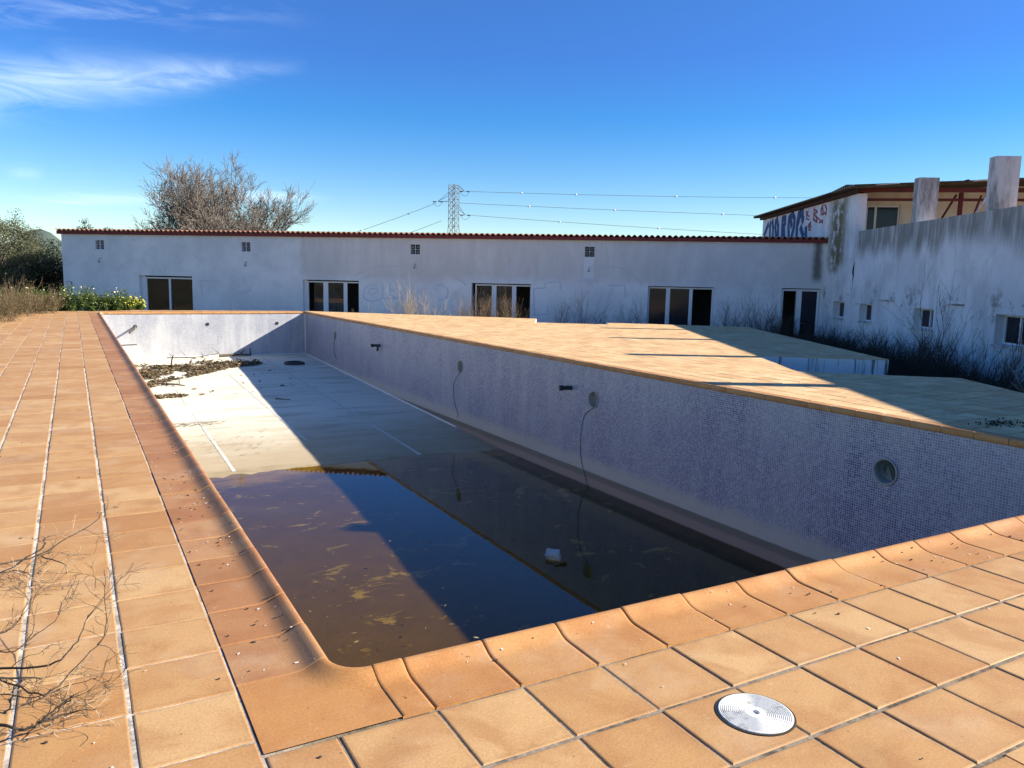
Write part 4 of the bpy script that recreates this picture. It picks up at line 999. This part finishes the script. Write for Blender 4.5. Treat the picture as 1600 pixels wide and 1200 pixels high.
def leafy_tree(seed, name, base, crown_c, rad, n, clumps, cr, size, mat, label, cat, trunk_r=.12, group=None):
    r = random.Random(seed); t = empty(name, tuple(base), label, cat, group)
    pts, cs = blob_pts(r, crown_c, rad, n, clumps, cr)
    pts = [p for p in pts if p.z > base[2]+.02]
    m = MB(); b = Vector(base); top = Vector(crown_c)
    m.tube([b, b.lerp(top, .4)+rdir(r)*.15, top], [trunk_r, trunk_r*.75, trunk_r*.3], 7)
    for q in r.sample(cs, min(len(cs), 26)):
        k = b.lerp(top, r.uniform(.35, .95)); m.tube([k, k.lerp(q, .55)+rdir(r)*.12, q], [trunk_r*.35, trunk_r*.2, .008], 4)
    m.build('trunk', M_BARK, t); leaves_obj('crown', mat, t, pts, size, r); return t
o = Vector((-2.63, 41.07, 0.70)); leafy_tree(5, 'olive_tree', (o.x-.3, o.y, -.6), (o.x-.15, o.y, 2.05), (2.05, 1.3, 1.7), 26000, 150, .42, .075, M_OLIVE, 'sunlit grey-green olive tree at the left edge', 'tree', .14)
o = Vector((-1.23, 42.95, 0.70)); leafy_tree(6, 'evergreen_shrub', (o.x-.4, o.y, -.9), (o.x-.2, o.y, 1.0), (1.6, 1.2, 1.75), 24000, 130, .5, .10, M_EVERG, 'dark evergreen shrub against the left end of the long building', 'shrub', .1)
o = Vector((-2.61, 43.95, 0.67)); leafy_tree(9, 'evergreen_shrub', (o.x-.4, o.y, -.9), (o.x-.3, o.y, .7), (2.2, 1.2, 1.45), 20000, 120, .5, .10, M_EVERG, 'dark evergreen shrub under the olive tree', 'shrub', .1)
o = Vector((0.98, 50.70, 3.50)); leafy_tree(8, 'leafy_tree', (o.x, o.y, GZ), (o.x, o.y, 2.75), (1.2, 1.0, 1.35), 3500, 32, .3, .10, M_OLIVE, 'small leafy treetop just showing over the left end of the roof', 'tree', .08)

def stem_shrub(seed, name, base, h, spread, n, mat, label, cat, group=None, leafmat=None, nleaf=0, lean=Vector((0, 0, 0)), rad=.006, lvls=2, lsize=.03, footprint=.25, mat2=None):
    r = random.Random(seed); t = empty(name, tuple(base), label, cat, group); m = MB(); tips = []; m2 = MB()
    for i in range(n):
        a = r.uniform(0, 6.28); k = r.random()**.5
        p = Vector(base)+Vector((math.cos(a), math.sin(a), 0))*footprint*k
        d = (Z3+Vector((math.cos(a), math.sin(a), 0))*spread*r.uniform(.2, 1.0)+lean*r.uniform(.5, 1.3)).normalized()
        branch(m if (mat2 is None or r.random() < .6) else m2, r, p, d, h*r.uniform(.35, .62), rad*r.uniform(.7, 1.2), 2-lvls, tips, 2, .12, .16, (2, 4), .0022, (.25, .7), (.35, .65))
    m.build('stems', mat, t)
    if m2.v: m2.build('stems', mat2, t)
    if leafmat: 
        pts = []
        for _ in range(nleaf):
            q, d = r.choice(tips); pts.append(q-d*r.uniform(0, h*.4)+rdir(r)*.05)
        leaves_obj('foliage', leafmat, t, pts, lsize, r, 2.6)
    return t, tips
# brown heath bushes at the left edge of the terrace
hb = [(-2.05, 22.6, .95, 'brown heath bush spilling onto the terrace at the left edge, nearest the pool deck'), (-1.75, 25.0, 1.0, 'brown heath bush behind the first one at the left edge'), (-3.3, 23.9, 1.25, 'tall reddish heath bush at the very left edge'), (-1.15, 26.6, .8, 'low brown heath bush beside the yellow flowering plants')]
for i, (x, y, h, lb) in enumerate(hb):
    stem_shrub(40+i, 'heath_shrub', (x, y, -.1), h, .75, 90, M_DRYB, lb, 'shrub', 'heath bushes on the left', M_HEATH, 4200, rad=.006, lsize=.045, footprint=.75)
fb = [(-.75, 28.9, .75, 0, 'green plant with scattered pale flowers left of the yellow patch'), (.15, 28.9, .80, 0, 'dense green plant at the far end of the tiled walk'), (.95, 29.2, .70, 2, 'green plant with cream flowers on tall stalks'), (1.55, 29.5, .46, 1, 'clump of bright yellow flowers by the far pool corner'), (-1.6, 29.4, .7, 0, 'green plant with pale flowers beside the dark shrub')]
for i, (x, y, h, fl, lb) in enumerate(fb):
    t, tips = stem_shrub(60+i, 'flowering_plant', (x, y, -.12), h, .55, 60, M_GREENL, lb, 'plant', 'flowering plants at the end of the walk', M_GREENL, 3600, rad=.006, lsize=.085, footprint=.5)
    r = random.Random(90+i); m = MB()
    for _ in range(420 if fl == 1 else 60):
        q, d = r.choice(tips); c = q+rdir(r)*.07+Z3*(.05 if fl else .03)
        nrm = (Z3+rdir(r)*.8-fwd*.5).normalized(); s = nrm.orthogonal().normalized(); b2 = nrm.cross(s); rr = r.uniform(.018, .032)
        ring = [c+(s*math.cos(k*1.047)+b2*math.sin(k*1.047))*rr for k in range(6)]
        m.add([c+nrm*.008]+ring, [(0, k+1, (k+1) % 6+1) for k in range(6)])
    m.build('flowers', M_YELLOW if fl == 1 else M_CREAM, t)

# dry weeds before the facade; dark stem colour carries shade, straw the sunlit ones
weeds = [(-14.7, -2.1, 1.95, 26, M_STRAW, .32, 'tall pale dry weed leaning before the faded graffiti letters'), (-13.9, -2.4, 1.5, 12, M_STRAW, .5, 'sparse straw-coloured weed right of the tall pale one'), (-13.2, -1.9, 1.7, 9, M_STRAW, .45, 'thin pale stalks just left of the third glazed door'),
         (-12.2, -2.2, 1.75, 40, M_DRYB, .45, 'thick brown dry bush in front of the left leaf of the third glazed door'), (-11.0, -2.3, 1.7, 34, M_DRYB, .5, 'brown dry bush in front of the right leaf of the third glazed door'), (-16.2, -2.3, 1.15, 10, M_STRAW, .6, 'low pale weed below the faded graffiti letters'), (-21.5, -2.0, 1.15, 6, M_STRAW, .3, 'single pale weed between the first two glazed doors'),
         (-9.4, -1.1, 1.75, 7, M_DSTEM, .3, 'dark forked weed right of the third glazed door'), (-8.4, -1.2, 1.9, 12, M_DSTEM, .45, 'dark weed with slanting stems in the middle of the blue graffiti outline'), (-7.4, -1.3, 1.1, 22, M_DSTEM, .8, 'low dark tangle of weeds left of the fourth glazed door'), (-6.6, -1.2, 1.6, 12, M_DSTEM, .7, 'dark weed slanting against the left jamb of the fourth glazed door'),
         (-5.0, -1.5, 1.9, 5, M_DSTEM, .4, 'few dark stalks in front of the fourth glazed door'), (-3.2, -1.2, 1.6, 22, M_DSTEM, .5, 'fan of dark stalks just right of the fourth glazed door'), (-2.5, -1.4, 1.9, 12, M_DSTEM, .45, 'tall dark stalks midway between the last two doors'), (-1.9, -1.5, 1.45, 46, M_DSTEM, .75, 'dense dark bush left of the double door'), (-1.4, -2.0, 1.3, 40, M_DSTEM, .85, 'dense dark bush in front of the double door')]
for i, (u, w, h, n, mt, sp, lb) in enumerate(weeds):
    p = FP(u, w, GZ); 
    stem_shrub(120+i, 'dry_weed', tuple(p), h, sp, n, mt, lb, 'weed', 'dry weeds along the long building', rad=.0085 if mt is not M_DSTEM else .010, footprint=.22)
brush = [(25.6, 1.05, 'first window from the corner'), (23.4, 1.05, 'first bricked-up window'), (21.9, 1.05, 'third small window, left of it'), (20.0, 1.1, 'third small window, right of it'), (18.7, 1.25, 'second bricked-up window'), (17.3, 1.15, 'large window at the right edge'), (15.9, 1.5, 'right edge of the view')]
for i, (a, h, lb) in enumerate(brush):
    p = WP(a, -1.1-.25*(i % 3), GZ)
    stem_shrub(160+i, 'dry_brush', tuple(p), h, .9, 64, M_DSTEM, 'dark dry brush below the stained side wall, by the '+lb, 'brush', 'dark brush along the side building', rad=.0085, footprint=.75)
p = WP(16.6, -1.6, GZ); stem_shrub(180, 'dry_sapling', tuple(p), 2.6, .25, 5, M_DSTEM, 'tall bare sapling in front of the large side window', 'sapling', rad=.013, footprint=.1)
def brush_mass():
    r = random.Random(77); m = MB()
    for _ in range(24000):
        if r.random() < .72: a = r.uniform(9, 27.5); p = WP(a, -r.uniform(.1, 3.4), GZ)
        else: p = FP(r.uniform(-7.5, -.2), -r.uniform(.2, 2.6), GZ)
        if inside((p.x, p.y), TERR): continue
        h = r.uniform(.25, .85); d = (Z3+rdir(r)*.7).normalized(); s = d.orthogonal().normalized(); s = Matrix.Rotation(r.uniform(0, 6.28), 3, d) @ s; w = r.uniform(.004, .010)
        e = p+d*h+rdir(r)*.12; k = p+d*h*.5
        m.add((p-s*w, p+s*w, k+s*w*.8, k-s*w*.8, e), ((0, 1, 2, 3), (3, 2, 4)), r.random())
    m.build('undergrowth', M_DSTEM, kind='stuff', label='dark dry undergrowth between the terrace and the buildings', cat='undergrowth')
brush_mass()
# single bright blades by the right edge of the terrace
p = (9.55, 5.2, -.6)
stem_shrub(190, 'dry_grass', (10.55, 5.0, -.7), 1.35, .45, 5, M_STRAW, 'few pale dry grass blades at the right edge of the terrace', 'grass', rad=.004, footprint=.12)
# weed on the shaded tiles
def mat_weed():
    r = random.Random(8); t = empty('weed_tuft', (7.6, 4.1, 0), 'flat green weed growing from a tile joint in the shade', 'weed')
    leaves_obj('foliage', M_EVERG, t, [Vector((7.6+r.gauss(0, .11), 4.1+r.gauss(0, .06), abs(r.gauss(0, .02)))) for _ in range(150)], .03, r, 1.8)
mat_weed()

# ------------------------------------------------------------------ foreground dead shrub
TW = [[(-0.321, 2.471, 0.05), (-0.223, 2.345, 0.07), (-0.164, 2.303, 0.06), (-0.126, 2.297, 0.08), (-0.089, 2.31, 0.1), (-0.066, 2.323, 0.1), (-0.049, 2.283, 0.14)], [(-0.326, 2.561, 0.12), (-0.236, 2.556, 0.1), (-0.133, 2.542, 0.08)], [(-0.341, 2.685, 0.08), (-0.24, 2.621, 0.1), (-0.115, 2.532, 0.12), (-0.056, 2.528, 0.16), (-0.024, 2.535, 0.2), (-0.005, 2.575, 0.24)], [(-0.312, 2.7, 0.06), (-0.21, 2.605, 0.05), (-0.125, 2.481, 0.06), (-0.059, 2.529, 0.09), (0.011, 2.608, 0.12), (0.04, 2.67, 0.14), (0.049, 2.899, 0.18), (0.051, 3.014, 0.22)], [(-0.423, 3.52, 0.1), (-0.31, 3.659, 0.08), (-0.18, 3.741, 0.07), (-0.073, 3.881, 0.09), (0.043, 3.977, 0.12), (0.068, 4.058, 0.14)], [(-0.338, 2.829, 0.1), (-0.258, 2.888, 0.1), (-0.213, 2.897, 0.12), (-0.179, 2.975, 0.16), (-0.146, 2.978, 0.18)], [(-0.412, 3.423, 0.12), (-0.297, 3.48, 0.1), (-0.252, 3.495, 0.1), (-0.212, 3.453, 0.1)], [(-0.339, 2.994, 0.05), (-0.24, 2.844, 0.05), (-0.152, 2.882, 0.08), (-0.096, 2.892, 0.12), (-0.086, 2.955, 0.15)], [(-0.325, 2.509, 0.05), (-0.241, 2.581, 0.04), (-0.151, 2.515, 0.04), (-0.061, 2.53, 0.05), (0.006, 2.496, 0.07)], [(-0.169, 3.749, 0.06), (-0.098, 3.66, 0.05), (-0.075, 3.667, 0.03)], [(-0.12, 2.312, 0.07), (-0.061, 2.336, 0.06), (0.002, 2.253, 0.1)]]
def dead_shrub():
    r = random.Random(14); root = Vector((-.95, 2.9, .0))
    t = empty('dead_shrub', tuple(root), 'dead bare shrub with tangled twigs reaching over the tiles from the left', 'shrub')
    m = MB(); fine = MB(); straw = MB(); thick = {0: .0042, 1: .0055, 2: .0036, 3: .0026, 4: .0034}
    for i, l in enumerate(TW):
        l = [Vector(p) for p in l]; rd = thick.get(i, .0022)
        pts = ([root.lerp(l[0], .02), root.lerp(l[0], .5)+Z3*.05]+l) if i < 9 else l
        sm = []
        for a_ in range(len(pts)-1):
            for t_ in (0, .25, .5, .75):
                p0, p1, p2, p3 = [pts[min(max(a_+q, 0), len(pts)-1)] for q in (-1, 0, 1, 2)]
                sm.append(.5*((2*p1)+(p2-p0)*t_+(2*p0-5*p1+4*p2-p3)*t_*t_+(-p0+3*p1-3*p2+p3)*t_**3)+rdir(r)*.0035)
        sm.append(pts[-1]); k = len(sm); m.tube(sm, [max(.001, 1.15*rd*(1.25-.95*j/(k-1))) for j in range(k)], 6); k = len(pts)
        for _ in range(5 if i < 9 else 3):
            j = r.randrange(2 if i < 9 else 0, k-1); q = pts[j].lerp(pts[j+1], r.random()); d0 = (pts[j+1]-pts[j]).normalized()
            d = (d0+rdir(r)*.9+Z3*.15).normalized()
            branch(fine if r.random() < .8 else straw, r, q, d, r.uniform(.05, .14), .0015, 1, [], 3, .05, .4, (2, 3), .0007, (.3, .9), (.4, .75))
    m.build('branches', M_DSTEM, t); fine.build('twigs', M_DTWIG, t, kind='stuff'); straw.build('twigs', M_STRAW, t, kind='stuff')
dead_shrub()

# ------------------------------------------------------------------ small things
def skimmer_lid():
    c = Vector((1.716, 1.535, 0)); t = empty('skimmer_lid', tuple(c), 'round white ribbed plastic lid set in the terracotta tiles', 'lid')
    n = 64; m = MB(); prof = [(.109, -.004), (.109, .0055), (.106, .0072)]
    rr = .103
    while rr > .034:
        prof += [(rr, .0072), (rr-.0012, .0052), (rr-.0026, .0052), (rr-.0038, .0072)]; rr -= .0056
    prof += [(.030, .0074), (.0125, .0074), (.0115, .001), (.0, .001)]
    for d, z in prof: m.v += [(c.x+d*math.cos(2*math.pi*i/n), c.y+d*math.sin(2*math.pi*i/n), z) for i in range(n)]
    m.f = [(j*n+i, j*n+(i+1) % n, (j+1)*n+(i+1) % n, (j+1)*n+i) for j in range(len(prof)-1) for i in range(n)]
    nm = NM('lid_plastic'); p = nm.pos(); f = nm.noise(p, 30, 5, .7)
    m.build('disc', nm.pbr(nm.mix(nm.smooth(f, .5, .7), (.72, .71, .66), (.45, .42, .35)), .45, None, .4), t)
    m = MB(); k = 64
    for d, z in ((.1095, .0025), (.1155, .0025), (.1165, -.002)): m.v += [(c.x+d*math.cos(2*math.pi*i/k), c.y+d*math.sin(2*math.pi*i/k), z+.0012) for i in range(k)]
    m.f = [(j*k+i, j*k+(i+1) % k, (j+1)*k+(i+1) % k, (j+1)*k+i) for j in range(2) for i in range(k)]
    m.build('gap_shade_ring', M_DSTEM, t)  # dark ring paints the shade of the gap round the lid
skimmer_lid()

def lump(c, sx, sy, sz, r, amp=.25, n=3):
    """irregular low-poly stone / pellet"""
    import bmesh
    bm = bmesh.new(); bmesh.ops.create_icosphere(bm, subdivisions=n, radius=1.0); s = r.random()*50; m = MB()
    vs = [(c[0]+v.co.x*sx*(1+amp*noise.noise((v.co.x*1.7+s, v.co.y*1.7, v.co.z*1.7))), c[1]+v.co.y*sy*(1+amp*noise.noise((v.co.x*1.7, v.co.y*1.7+s, v.co.z))), c[2]+v.co.z*sz*(1+amp*noise.noise((v.co.x, v.co.y, v.co.z*2+s)))) for v in bm.verts]
    fs = [tuple(v.index for v in f.verts) for f in bm.faces]; bm.free(); return vs, fs
def small_things():
    r = random.Random(31)
    m = MB(); import bmesh
    bm = bmesh.new(); bmesh.ops.create_cube(bm, size=1.0); bmesh.ops.bevel(bm, geom=bm.edges[:], offset=.12, segments=2, affect='EDGES')
    bmesh.ops.subdivide_edges(bm, edges=bm.edges[:], cuts=1, use_grid_fill=True)
    rot = Matrix.Rotation(-.55, 3, 'Z')
    vs = [Vector((4.68, 7.28, WATER_Z+.018))+rot @ Vector((v.co.x*.17*(1+.45*noise.noise(v.co*2.1)), v.co.y*.22*(1+.4*noise.noise(v.co*1.7+Vector((3, 1, 2)))), v.co.z*.085*(1+.5*noise.noise(v.co*2.5)))) for v in bm.verts]
    m.add(vs, [tuple(v.index for v in f.verts) for f in bm.faces]); bm.free()
    m.build('foam_block', M_FOAM, label='pale foam block floating in the dark water', cat='block')
    # leaf and twig litter washed up on the pool floor
    poly = [(1.44, 25.19), (1.36, 22.78), (1.43, 21.21), (1.63, 20.96), (2.03, 21.83), (2.51, 22.23), (3.28, 23.06), (3.73, 23.55), (4.21, 23.95), (4.99, 24.43), (4.79, 25.06), (3.95, 25.12), (3.38, 25.26), (2.79, 24.58), (2.19, 24.6), (1.69, 24.73)]
    poly = [(.70, 25.6), (.70, 20.4)]+poly[2:]
    m = MB(); cnt = 0; tries = 0
    while cnt < 6200 and tries < 60000:
        tries += 1
        x, y = r.uniform(.7, 5.1), r.uniform(19.4, 26.4); w = noise.noise((x*1.1, y*1.1, 2))+.5*noise.noise((x*3, y*3, 4))
        ok = inside((x+.25*w, y+.35*w), poly) and w > -.22
        if not ok and not (math.hypot((x-1.75)/.55, (y-19.7)/.28) < 1-.5*abs(w)): 
            if r.random() > .003: continue
        z = floor_z(y)+.012+(abs(r.gauss(0, .035)) if ok else .008)
        d = Vector((r.gauss(0, 1), r.gauss(0, 1), r.gauss(0, .25))).normalized(); l = r.uniform(.02, .10); s = d.cross(Z3).normalized()*l*r.uniform(.08, .4)
        s.z += r.uniform(-.02, .02); c = Vector((x, y, z))
        m.add((c-d*l, c+s, c+d*l, c-s), ((0, 1, 2, 3),), r.random()); cnt += 1
    nm = NM('leaf_litter'); a = nm.N.new('ShaderNodeAttribute'); a.attribute_name = 'rnd'
    mt = nm.pbr(nm.ramp(a.outputs['Fac'], [(0, (.06, .045, .025)), (.5, (.15, .11, .06)), (.85, (.23, .17, .10)), (1, (.34, .28, .19))]), .9, None, .1)
    m.build('leaf_litter', mt, kind='stuff', label='brown leaf and twig litter on the pool floor', cat='litter')
    m = MB()
    for (x0, x1, y0, y1, k) in ((1.0, 2.6, 16.2, 16.8, 420), (1.0, 3.2, 13.6, 15.6, 110), (2.4, 4.3, 19.0, 23.0, 22), (4.2, 6.2, 20, 24.5, 24)):
        for _ in range(k):
            x, y = r.uniform(x0, x1), r.gauss((y0+y1)/2, (y1-y0)/4); d = Vector((1, r.gauss(0, .35), 0)).normalized(); l = r.uniform(.008, .05); s = Vector((-d.y, d.x, 0))*l*.3; c = Vector((x, y, floor_z(y)+.022))
            m.add((c-d*l, c+s, c+d*l, c-s), ((0, 1, 2, 3),), r.random())
    m.build('leaf_flecks', mt, kind='stuff', label='scattered dark leaf flecks on the pale pool floor', cat='litter')
    m = MB()
    for _ in range(520):
        x, y = r.uniform(X0+.1, X1-.1), r.uniform(Y0+.1, 11.6)
        if noise.noise((x*.7, y*.7, 9)) < -.05 and r.random() < .8: continue
        d = Vector((r.gauss(0, 1), r.gauss(0, 1), 0)).normalized(); l = r.uniform(.006, .035); q = Vector((-d.y, d.x, 0))*l*r.uniform(.12, .5); c = Vector((x, y, WATER_Z+.0025))
        m.add((c-d*l, c+q, c+d*l, c-q), ((0, 1, 2, 3),), r.random())
    m.build('floating_flecks', mt, kind='stuff', label='tiny leaves and specks floating on the dark pool water', cat='litter')
    def stick(pts, rad, lb, kids=0):
        m = MB(); pts = [Vector(p) for p in pts]; m.tube(pts, [rad*(1-.5*i/(len(pts)-1)) for i in range(len(pts))], 6)
        for _ in range(kids):
            i = r.randrange(len(pts)-1); q = pts[i].lerp(pts[i+1], r.random()); m.tube([q, q+rdir(r)*.25+Z3*.05], [rad*.5, rad*.2], 4)
        m.build('stick', M_WOOD, label=lb, cat='stick', group='sticks lying in the pool')
    fz = floor_z
    stick([(2.44, 26.2, fz(26)+.05), (3.13, 25.9, fz(26)+.06), (3.6, 26.1, fz(26)+.09), (4.0, 26.35, fz(26)+.13)], .022, 'long thin stick lying along the far pool wall', 3)
    stick([(4.0, 26.3, fz(26)+.05), (4.4, 26.35, fz(26)+.07), (5.0, 26.4, fz(26)+.05)], .055, 'thick dark log at the foot of the far pool wall in the shadow', 2)
    stick([(2.4, 24.6, fz(24)+.02), (2.42, 24.55, fz(24)+.22), (2.46, 24.5, fz(24)+.36)], .028, 'short stub standing upright in the leaf litter', 1)
    stick([(1.85, 21.4, fz(21)+.04), (2.1, 21.15, fz(21)+.06), (2.35, 21.0, fz(21)+.03)], .03, 'forked stick in the sun just off the leaf litter', 4)
    stick([(.70, 25.2, -.80), (1.0, 25.1, -.86), (1.55, 25.0, -.83)], .028, 'dark stick poking out from the left pool wall', 1)
    stick([(4.05, 18.6, fz(18.6)+.03), (4.35, 18.4, fz(18.4)+.03)], .018, 'small stick alone on the sunlit pool floor near the shadow edge')
    m = MB(); m.tube([(5.9+.35*math.cos(t)*(.6+.1*t), 24.2+.22*math.sin(t)*(1+.1*t), fz(24.2)+.045) for t in [i*.35 for i in range(16)]], .04, 7)
    m.build('hose', M_PVC, label='dark coil of hose on the shaded pool floor by the far corner', cat='hose')
    # droppings, chips and pellets on the copings
    m = MB(); pm = MB()
    def zone():
        k = r.random()
        if k < .55: return (r.uniform(X0-.26, X0-.02), 2.3+abs(r.gauss(0, 3.0)))
        if k < .85: return (r.uniform(.8, 5.5), r.uniform(Y0-.27, Y0-.02))
        if k < .93: return (r.uniform(.4, 3.8), r.uniform(1.0, 1.99))
        return (r.uniform(-.5, .38), 2+abs(r.gauss(0, 3)))
    for _ in range(190):
        x, y = zone(); z = .0035
        if X0-.275 < x < X0 and y > Y0: z = zprof(X0-x)+.0022
        elif Y0-.275 < y < Y0 and x > X0: z = zprof(Y0-y)+.0022
        rr = .0008+.0042*r.random()**2.5; st = r.uniform(1, 2.6); a = r.uniform(0, 3.14); n = 8
        ring = [(x+math.cos(2*math.pi*i/n)*rr*st*math.cos(a)-math.sin(2*math.pi*i/n)*rr*math.sin(a)+r.uniform(-.0006, .0006), y+math.cos(2*math.pi*i/n)*rr*st*math.sin(a)+math.sin(2*math.pi*i/n)*rr*math.cos(a), z) for i in range(n)]
        m.add([(x, y, z+.0005)]+ring, [(0, i+1, (i+1) % n+1) for i in range(n)])
    m.build('bird_droppings', simple('dropping_white', (.66, .62, .56), .9, .1, 50), kind='stuff', label='small white droppings and chips scattered on the coping tiles', cat='droppings')
    for _ in range(110):
        x, y = zone(); z = .004
        if X0-.275 < x < X0 and y > Y0: z = zprof(X0-x)+.003
        elif Y0-.275 < y < Y0 and x > X0: z = zprof(Y0-y)+.003
        s = r.uniform(.0022, .0055); pm.add(*lump((x, y, z), s*r.uniform(1, 1.8), s, s*.7, r, .5, 1))
    pm.build('dark_pellets', M_DSTEM, kind='stuff', label='tiny dark pellets scattered on the tiles', cat='pellets')
small_things()
